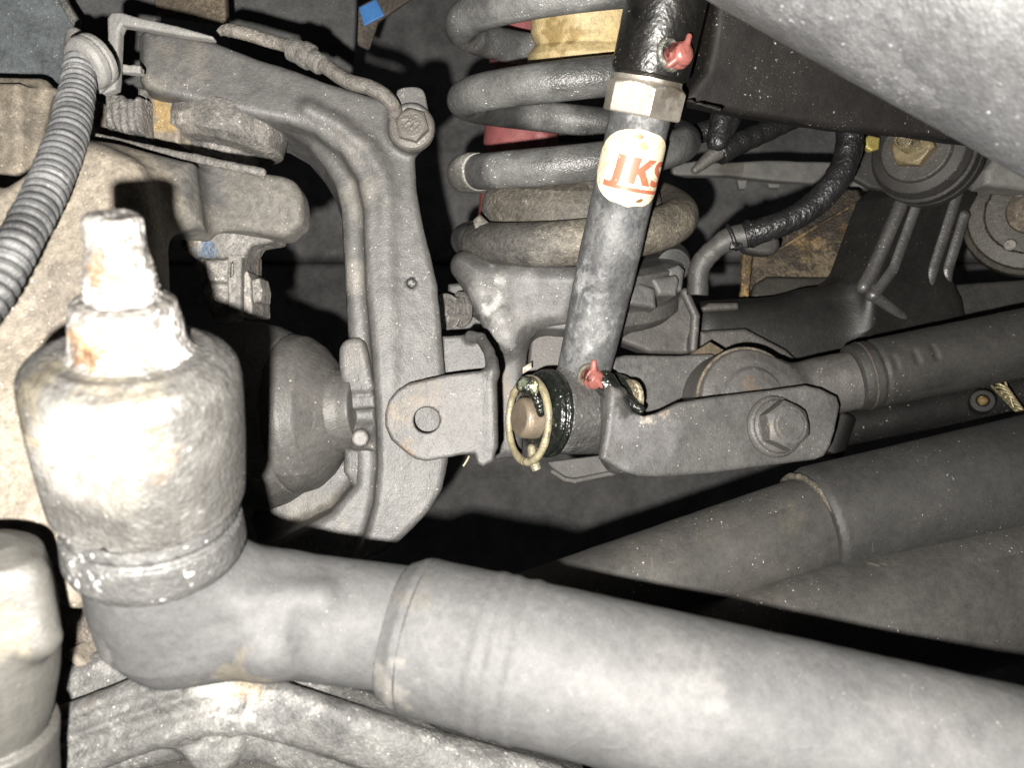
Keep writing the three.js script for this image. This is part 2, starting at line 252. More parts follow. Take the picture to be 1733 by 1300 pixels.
const M = {
  cast: mat('dusty black casting', colours({ base: [0.066, 0.0645, 0.063], dust: [0.19, 0.18, 0.168], specks: 1500, cloud: 0.35, grain: 0.25, scratch: 30, s: 1 }), { roughness: 0.55 }),
  dirt: mat('beige dirt on steel', colours({ base: [0.135, 0.117, 0.094], dust: [0.28, 0.25, 0.21], specks: 1500, cloud: 0.15, grain: 0.4, patch: 0.08, s: 5 }), { roughness: 0.8, bumpMap: coarse, bumpScale: 0.00025 }),
  mud: mat('grey dust on steel', colours({ base: [0.09, 0.085, 0.079], dust: [0.26, 0.245, 0.22], specks: 2200, cloud: 0.3, grain: 0.45, patch: 0.2, scratch: 60, s: 9 }), { roughness: 0.7, bumpMap: coarse, bumpScale: 0.0006 }),
  black: mat('satin black steel', colours({ base: [0.0185, 0.018, 0.0172], dust: [0.13, 0.125, 0.118], specks: 500, cloud: 0.4, grain: 0.3, scratch: 14, s: 13 }), { roughness: 0.68, bumpScale: 0.0001 }),
  pitch: mat('black undercoating', colours({ base: [0.0076, 0.0071, 0.0066], dust: [0.17, 0.17, 0.165], specks: 900, big: 3.2, cloud: 0.4, grain: 0.3, s: 17 }), { roughness: 0.62, specularIntensity: 0.5, bumpMap: coarse, bumpScale: 0.0001 }),
  link: mat('blotched grey steel', colours({ base: [0.076, 0.077, 0.0785], dust: [0.18, 0.18, 0.18], specks: 500, big: 3, cloud: 0.4, grain: 0.3, patch: 0.15, s: 21 }), { roughness: 0.58, bumpMap: crust, bumpScale: 0.00026 }),
  coil: mat('coil paint', colours({ base: [0.052, 0.052, 0.052], dust: [0.22, 0.22, 0.21], specks: 1300, cloud: 0.4, grain: 0.3, s: 25 }), { roughness: 0.42, bumpScale: 0.0004 }),
  grey: mat('grey rubber', colours({ base: [0.05, 0.0502, 0.051], dust: [0.1, 0.099, 0.096], specks: 300, big: 2.2, cloud: 0.18, grain: 0.2, scratch: 50, s: 29 }), { roughness: 0.7, specularIntensity: 0.6, bumpMap: smooth, bumpScale: 0.00025 }),
  pale: mat('pale dusty plastic', colours({ base: [0.145, 0.142, 0.136], dust: [0.25, 0.24, 0.23], specks: 300, cloud: 0.25, grain: 0.15, s: 33 }), { roughness: 0.6, bumpScale: 0.0003 }),
  hose: mat('grey corrugated plastic', colours({ base: [0.072, 0.073, 0.0755], dust: [0.16, 0.16, 0.156], specks: 700, cloud: 0.4, grain: 0.2, patch: 0.2, s: 37 }), { roughness: 0.65, bumpScale: 0.0003 }),
  foam: mat('yellow foam', colours({ base: [0.42, 0.33, 0.17], dust: [0.2, 0.13, 0.05], specks: 900, cloud: 0.35, grain: 0.25, s: 41 }), { roughness: 0.6, bumpScale: 0.0004 }),
  red: mat('red paint', colours({ base: [0.24, 0.08, 0.08], dust: [0.35, 0.16, 0.14], specks: 300, cloud: 0.3, grain: 0.2, s: 45 }), { roughness: 0.5, bumpScale: 0.0002 }),
  plug: mat('red rubber', colours({ base: [0.22, 0.078, 0.066], dust: [0.5, 0.3, 0.26], specks: 200, cloud: 0.3, grain: 0.15, s: 49 }), { roughness: 0.4, bumpMap: smooth, bumpScale: 0.0004 }),
  zinc: mat('yellow zinc plating', colours({ base: [0.29, 0.265, 0.19], dust: [0.12, 0.09, 0.04], specks: 1500, cloud: 0.5, grain: 0.4, patch: 0.25, s: 53 }), { roughness: 0.45, metalness: 0.4, bumpScale: 0.0004 }),
  steel: mat('worn bright steel', colours({ base: [0.5, 0.46, 0.40], dust: [0.3, 0.26, 0.22], specks: 500, cloud: 0.3, grain: 0.2, s: 57 }), { roughness: 0.42, metalness: 0.75, bumpMap: smooth, bumpScale: 0.0002 }),
  salt: mat('corroded light metal', colours({ base: [0.12, 0.114, 0.107], dust: [0.36, 0.355, 0.35], specks: 5000, big: 5, cloud: 0.5, grain: 0.5, patch: 0.5, s: 61 }), { roughness: 0.6, bumpMap: crust, bumpScale: 0.0006 }),
  rusty: mat('brown rusty sheet', colours({ base: [0.032, 0.024, 0.016], dust: [0.11, 0.085, 0.05], specks: 1500, cloud: 0.8, grain: 0.6, patch: 0.5, scratch: 20, s: 65 }), { roughness: 0.6, bumpMap: coarse, bumpScale: 0.0008 }),
  grease: mat('black grease', colours({ base: [0.010, 0.012, 0.010], dust: [0.14, 0.14, 0.115], specks: 1200, big: 3.5, cloud: 0.5, grain: 0.4, s: 69 }), { roughness: 0.28, bumpMap: crust, bumpScale: 0.0006, clearcoat: 0.4, clearcoatRoughness: 0.2 }),
  gloss: mat('black wrapped hose', colours({ base: [0.010, 0.010, 0.0105], dust: [0.2, 0.2, 0.2], specks: 400, cloud: 0.3, grain: 0.3, s: 73 }), { roughness: 0.42, bumpMap: crust, bumpScale: 0.0005 }),
  board: mat('dark grey board', colours({ base: [0.07, 0.07, 0.07], dust: [0.2, 0.2, 0.2], specks: 600, cloud: 0.4, grain: 0.3, s: 77 }), { roughness: 0.75 }),
  liner: mat('blue grey plastic', colours({ base: [0.08, 0.09, 0.094], dust: [0.22, 0.23, 0.23], specks: 1200, cloud: 0.5, grain: 0.4, scratch: 40, s: 81 }), { roughness: 0.6 }),
  blue: mat('blue tape', colours({ base: [0.05, 0.17, 0.42], dust: [0.3, 0.4, 0.5], specks: 100, cloud: 0.2, grain: 0.15, s: 85 }), { roughness: 0.5 }),
};

// ---------------------------------------------------------------- objects
const anchors = new Map(), used = new Map();
const numbered = (name) => { const k = used.get(name) || 0; used.set(name, k + 1); return k ? name + '_' + String(k).padStart(3, '0') : name; };
const at = (p) => [p[0] / 1000, p[1] / 1000 + EYE, p[2] / 1000];
function thing(name, label, category, p, group) {       // a Group at the thing's base
  const o = new THREE.Group(); o.name = numbered(name); const a = at(p); o.position.set(...a); o.userData = { label, category }; if (group) o.userData.group = group;
  scene.add(o); anchors.set(o, a); return o;
}
function part(parent, name, geo, m, label) {
  const a = anchors.get(parent); geo.translate(-a[0], -a[1], -a[2]);
  const o = new THREE.Mesh(geo, m); o.name = name; o.castShadow = o.receiveShadow = true; if (label) o.userData.label = label;
  parent.add(o); anchors.set(o, a); return o;
}
function single(name, label, category, p, geo, m, kind) {
  const a = at(p); geo.translate(-a[0], -a[1], -a[2]);
  const o = new THREE.Mesh(geo, m); o.name = numbered(name); o.position.set(...a); o.castShadow = o.receiveShadow = true; o.userData = { label, category }; if (kind) o.userData.kind = kind;
  scene.add(o); anchors.set(o, a); return o;
}

// ================================================================ the setting behind everything
function structure(name, geo, m, p) { const o = single(name, undefined, undefined, p, geo, m, 'structure'); o.userData = { kind: 'structure' }; return o; }
{
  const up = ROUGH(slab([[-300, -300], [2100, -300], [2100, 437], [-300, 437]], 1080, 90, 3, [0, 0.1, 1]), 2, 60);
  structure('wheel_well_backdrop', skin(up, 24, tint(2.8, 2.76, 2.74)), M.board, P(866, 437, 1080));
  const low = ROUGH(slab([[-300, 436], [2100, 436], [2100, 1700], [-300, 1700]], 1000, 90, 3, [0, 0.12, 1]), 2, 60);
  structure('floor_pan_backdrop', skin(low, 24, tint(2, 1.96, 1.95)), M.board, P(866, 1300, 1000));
}

// ================================================================ upper left: panels, caliper, wheel hub side
{
  const t = thing('liner_panel', 'blue grey plastic liner panel in the upper left corner', 'panel', P(60, 130, 372));
  part(t, 'sheet', skin(ROUGH(slab([[-120, -120], [92, -120], [104, 0], [126, 40], [136, 75], [150, 150], [105, 148], [86, 141], [76, 129], [66, 125], [-120, 123]], 372, 8, 2), 0.8, 20), 1.6), M.liner);
  part(t, 'edge_trim', skin(slab([[88, -40], [98, -40], [112, 0], [133, 33], [124, 46], [98, 2]], 368, 5, 1.2), 0.9, tint(0.8, 0.85, 0.85)), M.mud);
}
single('inner_panel', 'dark grey panel behind the bent strap, above the ball joint', 'panel', P(180, 150, 430), skin(ROUGH(slab([[85, -120], [262, -120], [268, 200], [200, 215], [120, 190]], 430, 8, 2), 1, 15), 1.8), M.board);
single('brown_plate', 'flat brown plate at the top edge beside the bent strap', 'plate', P(320, 36, 415), skin(slab([[248, -60], [378, -60], [384, 39], [330, 31], [266, 22]], 415, 6, 1), 1.4, tint(0.85, 0.72, 0.55)), M.mud);
single('grey_board', 'dark speckled board at the top edge behind the control cable', 'board', P(480, 80, 520), skin(ROUGH(slab([[386, -80], [604, -80], [600, 60], [592, 150], [386, 150]], 520, 8, 2), 0.8, 20), 2), M.board);
{
  const t = thing('taped_bracket', 'thin metal bracket with a patch of blue tape, top centre', 'bracket', P(610, 70, 560));
  part(t, 'strip', skin(slab([[592, 30], [608, 10], [700, -40], [712, -14], [640, 36], [624, 84], [606, 76]], 560, 4, 1), 1.2, tint(0.7, 0.62, 0.55)), M.mud);
  part(t, 'blue_tape', skin(slab([[607, 13], [637, -2], [651, 26], [616, 44]], 557, 2, 0.6), 0.8), M.blue, 'bright blue tape');
}
{
  const t = thing('brake_caliper', 'beige dusty cast block at the left edge, above the knuckle', 'caliper', P(20, 300, 330));
  const f = SU(9, slab([[-120, 127], [66, 127], [76, 131], [85, 143], [106, 149], [140, 152], [146, 300], [-120, 360]], 330, 30, 4, [0.1, 0.1, 1]), slab([[-120, 138], [31, 137], [35, 290], [-120, 345]], 320, 40, 3, [-0.15, 0.1, 1]), slab([[84, 160], [146, 160], [146, 300], [70, 300]], 322, 30, 5, [-0.2, 0, 1]));
  part(t, 'casting', skin(ROUGH(f, 0.3, 8), 1.3, stainsAndLight([[P(60, 220, 325), 12, [0.75, 0.75, 0.77]], [P(20, 230, 325), 60, [1.2, 1.2, 1.18], 0.1], [P(10, 160, 325), 14, [0.75, 0.74, 0.72]]])), M.dirt);
}

// steering knuckle: body, arm and the boss below
{
  const t = thing('steering_knuckle', 'big beige dirt coated knuckle casting filling the left side', 'knuckle', P(60, 1030, 260));
  const body = SU(16,
    slab(curve([[-140, 350], [0, 302], [62, 256], [124, 230], [180, 240], [226, 262], [246, 320], [252, 400], [256, 520], [262, 640], [230, 780], [170, 900], [140, 985], [110, 1030], [60, 1010], [-140, 960]], 3), 240, 26, 8, [0.1, 0.3, 1], [120, 400]),
    ball(P(30, 780, 285), 60, [1.2, 0.9, 1]), cone(P(-20, 620, 258), P(200, 590, 262), 24, 12));
  const scooped = CUT(14, body, cone(P(40, 545, 222), P(260, 505, 222), 12, 12), ball(P(150, 450, 222), 9));
  const web = slab([[140, 232], [200, 238], [330, 266], [345, 376], [150, 376]], 266, 26, 8, [0.34, 0.12, 1], [240, 305]);
  const arm = slab(curve([[130, 228], [220, 243], [330, 266], [440, 289], [490, 299], [508, 322], [512, 352], [511, 374], [500, 384], [480, 399], [440, 393], [360, 381], [274, 372], [190, 380], [120, 330]], 3), 292, 15, 3.5, [0.02, 0.08, 1], [320, 320]);
  part(t, 'body', skin(ROUGH(SU(15, SU(16, scooped, web), arm), 0.5, 9), 1.3, stainsAndLight([[P(420, 340, 292), 46, [0.52, 0.56, 0.62], 0.5], [P(300, 330, 285), 20, [0.62, 0.65, 0.7], 0.8], [P(100, 520, 232), 16, [0.7, 0.7, 0.72]], [P(60, 930, 240), 14, [0.95, 0.82, 0.62]], [P(30, 860, 240), 20, [0.75, 0.7, 0.62]], [P(140, 455, 232), 6, [0.4, 0.4, 0.42]], [P(110, 980, 235), 7, [0.5, 0.42, 0.3]]])), M.dirt);  // dark spots at scoop and valley are shade painted into the colour
  part(t, 'rim', skin(ROUGH(chain([P(160, 232, 288), P(260, 254, 287), P(330, 268, 286), P(444, 292, 285)], 1.6), 0.5, 3), 0.7), M.mud);
}
{
  const t = thing('joint_nut_stack', 'stepped dusty metal stack hanging under the rounded knuckle arm', 'joint nut', P(370, 535, 305));
  const flange = slab([[280, 362], [310, 366], [380, 385], [462, 396], [461, 410], [424, 417], [412, 436], [330, 438], [306, 420], [302, 392]], 300, 24, 2, [0.05, -0.1, 1]);
  part(t, 'flange', skin(ROUGH(flange, 0.5, 5), 0.9, stainsAndLight([[P(348, 420, 300), 4.5, [0.45, 0.7, 1.15], 1.2], [P(320, 400, 300), 9, [1.1, 1, 0.85]]])), M.mud);
  part(t, 'sleeve', skin(ROUGH(SU(3, slab([[322, 430], [388, 430], [388, 540], [360, 545], [340, 500], [330, 470]], 304, 20, 3), slab([[344, 438], [386, 438], [384, 478], [346, 476]], 300, 10, 2)), 0.5, 5), 0.9), M.mud);
  part(t, 'plate', skin(CUT(0.5, slab([[384, 424], [409, 420], [408, 532], [386, 532]], 302, 26, 1), slab([[387, 442], [391, 438], [391, 464], [386, 470]], 300, 4, 0.5)), 0.8), M.mud);
  part(t, 'plate', skin(slab([[408, 462], [418, 458], [424, 470], [428, 532], [407, 533]], 306, 24, 1), 0.8), M.mud);
  part(t, 'bolt_head', skin(slab([[422, 474], [438, 469], [443, 490], [441, 510], [424, 514]], 308, 14, 1.5), 0.7), M.mud);
  part(t, 'pin', skin(cone(P(426, 416, 322), P(428, 462, 322), 3), 0.7, tint(0.7, 0.6, 0.5)), M.mud);
}
{
  const t = thing('ball_joint', 'dusty round ball joint boot between the yoke and the knuckle arm', 'ball joint', P(385, 280, 350));
  const A = P(402, 130, 350), B = P(376, 284, 350), L = len(sub(B, A));
  part(t, 'boot', skin(ROUGH(rev(A, B, [[L * 0.42, 22], [L * 0.45, 25.6], [L * 0.6, 26.2], [L * 0.74, 25.6], [L * 0.8, 22], [L * 0.83, 15], [L * 0.97, 14.2], [L, 11]], 0.8), 0.25, 6), 0.9, stainsAndLight([[P(312, 215, 325), 9, [1.8, 1.75, 1.7]], [P(420, 225, 325), 14, [0.8, 0.8, 0.8]]])), M.mud);
  part(t, 'clamp_block', skin(ROUGH(SU(2, slab([[249, 150], [302, 165], [303, 246], [256, 234]], 330, 26, 2, [-0.1, 0, 1]), slab([[300, 225], [322, 238], [318, 252], [300, 245]], 336, 16, 2)), 0.5, 5), 0.9, stainsAndLight([[P(276, 190, 328), 9, [1.3, 1.05, 0.6]]])), M.dirt, 'golden brown block');
  part(t, 'collar', skin(ROUGH(slab([[231, 146], [250, 150], [256, 236], [238, 230]], 333, 22, 2), 0.4, 5), 0.9), M.mud);
  const str = slab([[176, 158], [190, 154], [205, 159], [216, 165], [238, 160], [240, 224], [222, 219], [206, 224], [190, 214], [174, 212]], 318, 14, 3);
  part(t, 'ribbed_seal', skin(around((x, y, z) => str(x, y, z) + 0.3 * Math.sin(x * 2 + y * 0.2 + noise(x / 5, y / 5, z / 5)) + 0.22 * noise(x, y, z), [str], 1), 0.55, tint(1.25, 1.25, 1.28)), M.mud);
}

// ================================================================ axle yoke: the C-shaped black forging
{
  const t = thing('axle_yoke', 'C-shaped black forged axle yoke, left of the coil spring', 'axle yoke', P(640, 915, 350));
  const outer = [[239, 52], [246, 48], [300, 53], [360, 67], [435, 96], [500, 117], [560, 139], [620, 158], [670, 166], [706, 196], [716, 226], [703, 262], [706, 315], [718, 380], [731, 435], [742, 480], [748, 551], [756, 640], [760, 720], [760, 782], [750, 830], [728, 866], [690, 906], [655, 935], [600, 960]];
  const faceIn = [[590, 970], [620, 905], [634, 850], [640, 790], [638, 720], [634, 640], [627, 560], [620, 480], [617, 400], [616, 350], [606, 302], [578, 256], [533, 222], [485, 206], [378, 184], [300, 164], [262, 154], [244, 146], [236, 132]];
  const backIn = [[380, 990], [420, 940], [560, 870], [602, 820], [604, 720], [600, 640], [590, 560], [583, 435], [578, 345], [568, 310], [548, 276], [520, 242], [483, 220], [378, 190], [300, 176], [262, 160], [240, 146], [234, 132]];
  const sh = (p, k) => p.map(([x, y]) => [CX + (x - CX) * k, CY + (y - CY) * k]);
  const f = SU(4.5, slab([...outer, ...faceIn], 336, 16, 3.6, [0.22, 0.04, 1], [640, 500]), slab([...outer.map(([x, y]) => [x - 6, y + 4]), ...backIn], 349, 36, 4.5, [0.22, 0.04, 1], [640, 500]),
    slab([[470, 800], [560, 770], [640, 790], [640, 900], [600, 960], [440, 930], [420, 880]], 366, 16, 4, [0.1, 0.15, 1]),
    chain([P(523, 186, 332.8), P(574, 212, 335.8), P(620, 250, 338.5), P(645, 292, 340.0), P(655, 336, 340.6), P(655, 420, 340.6), P(656, 500, 340.6), P(660, 640, 340.9)], 3.4),
    chain([P(664, 600, 341.1), P(668, 720, 340.7), P(668, 830, 341.7), P(640, 905, 343.7)], 3),
    cyl(P(697, 217, 331), P(697, 217, 360), 10.5, 1.5));
  const pit = CUT(0.8, f, cyl(P(695, 478, 330), P(697, 480, 345), 2.2, 0.5));
  part(t, 'forging', skin(ROUGH(pit, 0.55, 5), 1.35, stainsAndLight([[P(600, 470, 345), 12, [1.5, 1.45, 1.35], 1.2], [P(604, 340, 345), 14, [1.5, 1.45, 1.35], 1.2], [P(300, 90, 314), 16, [1.35, 1.3, 1.2], 1.2], [P(250, 130, 312), 10, [1.4, 1.35, 1.2], 1], [P(560, 880, 362), 22, [1.5, 1.42, 1.28], 0.8], [P(605, 250, 340), 10, [1.3, 1.25, 1.2], 1.2]], 0.7)), M.cast);
  const lug = slab(curve([[572, 600], [578, 580], [592, 572], [606, 572], [618, 585], [630, 640], [632, 660], [616, 668], [580, 660]], 3), 340, 16, 3);
  part(t, 'lug', skin(ROUGH(SU(3, lug, slab([[580, 655], [632, 640], [638, 720], [585, 735]], 345, 16, 2), slab([[590, 672], [634, 668], [635, 690], [590, 694]], 341, 10, 1.5), slab([[588, 716], [634, 716], [636, 764], [592, 760]], 341, 16, 4), slab([[582, 760], [638, 756], [636, 812], [600, 830], [580, 800]], 346, 14, 3), cyl(P(610, 742, 336), P(610, 742, 350), 4, 1.5)), 0.5, 4), 0.8, stainsAndLight([[P(608, 740, 336.1), 9, [1.6, 1.55, 1.5]], [P(610, 590, 340), 9, [1.2, 1.15, 1.1]]])), M.cast);
}
{
  const t = thing('flange_bolt', 'flanged hex bolt at the outer corner of the yoke', 'bolt', P(697, 217, 331));
  const ax = unit([0.02, 0.02, 1]);
  part(t, 'flange', skin(rev(P(697, 217, 331), add(P(697, 217, 331), ax), [[-2, 9.6], [0.6, 9.6], [1.4, 9], [1.8, 7]], 0.5), 0.45, tint(1.15, 1.08, 0.98)), M.cast);
  const rough = hexa(add(P(699, 218, 331), mul(ax, 1.6)), ax, 6.6, 5, 0.5, 0.26, 0.9), c = add(P(699, 218, 331), mul(ax, 6.6));
  part(t, 'hex_head', skin(around((x, y, z) => { const d = rough(x, y, z); return Math.hypot(x - c[0], y - c[1]) < 4.6 ? d + 0.25 * noise(x * 1.3, y * 1.3, 5) * sstep(4.6, 3.6, Math.hypot(x - c[0], y - c[1])) : d; }, [rough], 0.4), 0.4, tint(1.2, 1.12, 1)), M.cast);
}

// ================================================================ cable, strap and corrugated hose
{
  const t = thing('bent_strap', 'bent pale metal strap holding the corrugated hose grommet', 'strap', P(190, 155, 292));
  part(t, 'strip', skin(ROUGH(slab([[180, 130], [182, 60], [181, 30], [188, 20], [202, 19], [232, 28], [300, 43], [360, 60], [362, 66], [300, 58], [245, 48], [206, 42], [202, 52], [198, 134], [196, 150], [174, 158], [170, 158]], 293, 5, 1.2), 0.2, 4), 0.7), M.pale);
  part(t, 'cross_link', skin(ROUGH(slab([[196, 107], [238, 111], [238, 124], [196, 121]], 300, 4, 0.8), 0.7, 1.5), 0.5), M.pale);
}
{
  const A = P(148, 108, 275), ax = unit([-0.42, -0.62, 0.66]);
  single('hose_grommet', 'round pale grommet at the top of the corrugated hose', 'grommet', P(150, 140, 282), skin(ROUGH(SU(1, rev(sub(A, mul(ax, 5)), A, [[0, 8.8], [1.6, 8.9], [2, 7.9], [3, 7.9], [3.4, 9], [5.4, 8.8], [6.6, 7.8], [7, 6.5]], 0.5), cone(P(128, 62, 300), P(126, 92, 296), 3.4, 3.6), cone(P(168, 150, 288), P(184, 136, 292), 2)), 0.2, 4), 0.55), M.pale);
}
{
  const path = spline([P(144, 100, 276), P(137, 114, 273), P(133, 150, 266), P(127, 182, 258), P(117, 228, 246), P(96, 284, 234), P(74, 335, 223), P(50, 380, 214), P(22, 432, 205), P(-10, 490, 198), P(-60, 560, 190)], 420), ribs = 40;
  single('corrugated_hose', 'grey corrugated plastic hose curving down the left side', 'hose', P(30, 490, 225), sweep(path, (s) => { const k = (s * ribs) % 1, w = k < 0.62 ? 1 : 0.86; return 0.92 * (6.1 + 0.5 * sstep(0, 0.35, s) - 0.5 * sstep(0.4, 0.9, s)) * (k < 0.1 || (k > 0.5 && k < 0.62) ? 0.95 : w) + (k < 0.62 ? 0.18 * noise(s * 200, 1, 2) : 0); }, 32, (p) => { const v = 1 + 0.5 * fbm(p[0] / 9, p[1] / 9, p[2] / 9, 3) - 0.42 * sstep(250, 205, -p[2]); return [v, v, v]; }), M.hose);
}
{
  const t = thing('control_cable', 'grey cable with a crimped sleeve clipped along the top of the yoke', 'cable', P(560, 130, 322));
  part(t, 'sheath', sweep(spline([P(366, 60, 330), P(380, 52, 329), P(410, 56, 328), P(450, 68, 326), P(492, 80, 324), P(520, 92, 322), P(552, 113, 321), P(590, 138, 320), P(630, 150, 320), P(655, 166, 322), P(668, 186, 327), P(670, 200, 331)], 120), (s) => (s < 0.06 ? 2.6 * Math.sqrt(s / 0.06 + 0.02) : s < 0.36 ? 2.9 : 3.3), 14, tint(1.05, 1.02, 0.98)), M.mud);
  part(t, 'crimp_sleeve', skin(ROUGH(U(cyl(P(492, 82, 323), P(514, 92, 322), 5, 1), cyl(P(512, 90, 322), P(528, 99, 321.5), 5.6, 0.8), cyl(P(526, 98, 321), P(546, 112, 320), 4.4, 1)), 0.2, 3), 0.5), M.mud);
  part(t, 'end_tab', skin(ROUGH(slab(curve([[672, 152], [700, 146], [716, 152], [722, 172], [724, 196], [704, 182], [690, 178], [674, 178]], 3), 334, 4, 1), 0.2, 4), 0.6), M.cast);
}

// ================================================================ axle shaft boot beside the yoke
{
  const t = thing('shaft_boot', 'bell-shaped black boot on the shaft, left of the yoke', 'boot', P(470, 850, 350));
  const A = P(404, 706, 362), B = P(598, 694, 352);
  part(t, 'bell', skin(ROUGH(rev(A, B, [[-14, 40], [-6, 44], [4, 45], [14, 44.4], [22, 42], [28, 38.6], [31, 36.6], [33, 36.8], [38, 35.4], [43, 31.5], [48, 25], [52, 19.4], [57, 17.2], [62, 16.6]], 1), 0.4, 6), 1.1, stainsAndLight([[P(545, 690, 340), 10, [1.2, 1.15, 1.1]], [P(480, 700, 340), 70, [1.02, 1, 0.97], 0.1]], 0.5)), M.cast);
  part(t, 'rolled_rim', skin(torus(add(A, mul(unit(sub(B, A)), 30)), sub(B, A), 36.4, 1.9), 0.8, tint(1.05, 1.03, 1)), M.cast);
}

// ================================================================ tab bracket with a hole
{
  const t = thing('tab_bracket', 'folded steel tab with one round hole, in front of the yoke', 'bracket', P(745, 785, 330));
  const face = slab([[833, 626], [838, 700], [840, 756], [836, 780], [818, 791], [808, 786], [803, 768], [778, 771], [722, 781], [704, 778], [686, 766], [662, 745], [652, 722], [651, 700], [657, 678], [671, 661], [692, 648], [755, 634], [808, 628]], 326, 4.6, 1.4, [0.03, 0.02, 1]);
  const fold = slab([[748, 569], [796, 566], [814, 567], [828, 586], [835, 628], [838, 700], [750, 700]], 352, 5, 1.5), side = slab([[824, 640], [838, 610], [840, 756], [826, 762]], 328, 28, 1.5);
  const lip = chain([P(796, 569, 350), P(814, 573, 346), P(828, 596, 336), P(834, 630, 330)], 2.6);
  part(t, 'plate', skin(ROUGH(CUT(0.8, SU(4, face, fold, side, lip), cyl(P(722, 711, 315), P(722.5, 711, 334), 5.6, 0.2)), 0.35, 3.5), 0.8, stainsAndLight([[P(665, 710, 326), 7, [1.5, 1.4, 1.25], 1.4], [P(690, 765, 326), 6, [1.45, 1.15, 0.85], 1.4], [P(730, 672, 326), 9, [1.3, 1.15, 0.95], 1.4], [P(760, 700, 326), 20, [1.12, 1.1, 1.1], 1], [P(680, 690, 326), 8, [1.3, 1.18, 1], 1.4], [P(730, 765, 326), 9, [1.4, 1.4, 1.4], 1.5], [P(745, 710, 326), 60, [0.72, 0.71, 0.71], 0.1]])), M.cast);
  part(t, 'grass_stalk', sweep(spline([P(784, 789, 325), P(790, 780, 325), P(794, 772, 326)], 8), 0.5, 6, tint(1.4, 1.3, 1)), M.pale);
}

// ================================================================ coil spring and what stands inside it
const TILT = 20 * Math.PI / 180, SA = [0, Math.cos(TILT), Math.sin(TILT)], SZ = [0, -Math.sin(TILT), Math.cos(TILT)], SC = P(965, 410, 440);
const springAt = (k, R = 61) => {                     // k in half turns, going down
  const T_ = [[-3, 190], [-1, 153], [1, 115], [3, 77.7], [5, 38.8], [6, 18], [7, 1.7], [8, -9.5], [9, -13]]; let i = 0; while (i < T_.length - 2 && T_[i + 1][0] < k) i++;
  const s = (k - T_[i][0]) / (T_[i + 1][0] - T_[i][0]), h = T_[i][1] + (T_[i + 1][1] - T_[i][1]) * s, a = k * Math.PI;
  return add(add(SC, mul(SA, h)), add([Math.cos(a) * R, 0, 0], mul(SZ, Math.sin(a) * R)));
};
{
  const t = thing('coil_spring', 'large dark grey coil spring, top centre', 'spring', P(965, 450, 440));
  const run = (a, b, n) => Array.from({ length: n + 1 }, (_, i) => springAt(a + (b - a) * i / n));
  const dusty = (p) => { const v = 1.05 + 0.5 * fbm(p[0] / 8, p[1] / 8, p[2] / 8, 3) + 1.5 * sstep(0, 0.5, fbm(p[0] / 26 + 5, p[1] / 26, p[2] / 26, 3) + 0.3 * sstep(-10, -45, p[0] - SC[0])); return [v, v, v * 0.98]; };
  part(t, 'coil', sweep(run(-2.2, 8.12, 500), 9.3, 24, dusty), M.coil);
  part(t, 'sleeve', sweep(run(4.82, 5.28, 40), (s) => 10.6 - 0.9 * sstep(0.1, 0, s), 24, (p) => dusty(p).map((v, i) => v * [1.9, 1.85, 1.75][i])), M.coil, 'short pale sleeve at the left bend');
  part(t, 'insulator', sweep(run(5.75, 6.84, 120), (s) => 11.6 - 1.5 * sstep(0.985, 1, s), 24, (p) => { const v = 1 + 0.7 * fbm(p[0] / 12, p[1] / 12, p[2] / 12, 3), b = 1 + 0.7 * sstep(-10, 30, p[0] - SC[0] + 30); const g = sstep(-30, 12, p[0] - SC[0]); return [v * b * (0.52 + 0.1 * g), v * b * (0.515 + 0.07 * g), v * b * (0.505 - 0.01 * g)]; }), M.mud, 'tan insulating sleeve on the bottom turn');
}
{
  const t = thing('bump_stop', 'yellow foam bump stop inside the top of the coil spring', 'bump stop', P(985, 140, 410));
  const c = P(992, 128, 412);
  part(t, 'foam', skin(ROUGH(rev(c, add(c, SA), [[-4, 26], [0, 30.5], [5, 31.5], [10, 31.4], [13, 29], [15, 26.8], [17, 28], [21, 29.8], [30, 30], [33, 27]], 1), 0.5, 4), 0.9, stainsAndLight([[P(940, 60, 380), 12, [0.55, 0.5, 0.4]], [P(1030, 105, 380), 5, [0.4, 0.35, 0.3]]])), M.foam);
}
single('shock_absorber', 'dusty red shock absorber tube seen through the coil spring', 'shock absorber', P(875, 400, 525), skin(SU(2, cyl(P(900, -20, 522), P(868, 420, 525), 26, 2), cyl(P(895, 60, 521), P(893, 90, 521), 29, 2)), 1.3, stainsAndLight([[P(920, 240, 500), 10, [1.5, 2, 2]], [P(880, 100, 500), 10, [0.8, 1, 1]]])), M.red);
single('link_rail', 'narrow grey rail behind the coil spring, right of the red tube', 'rail', P(990, 240, 540), skin(slab([[945, 222], [1120, 232], [1120, 246], [945, 240]], 540, 6, 1), 1), M.mud);

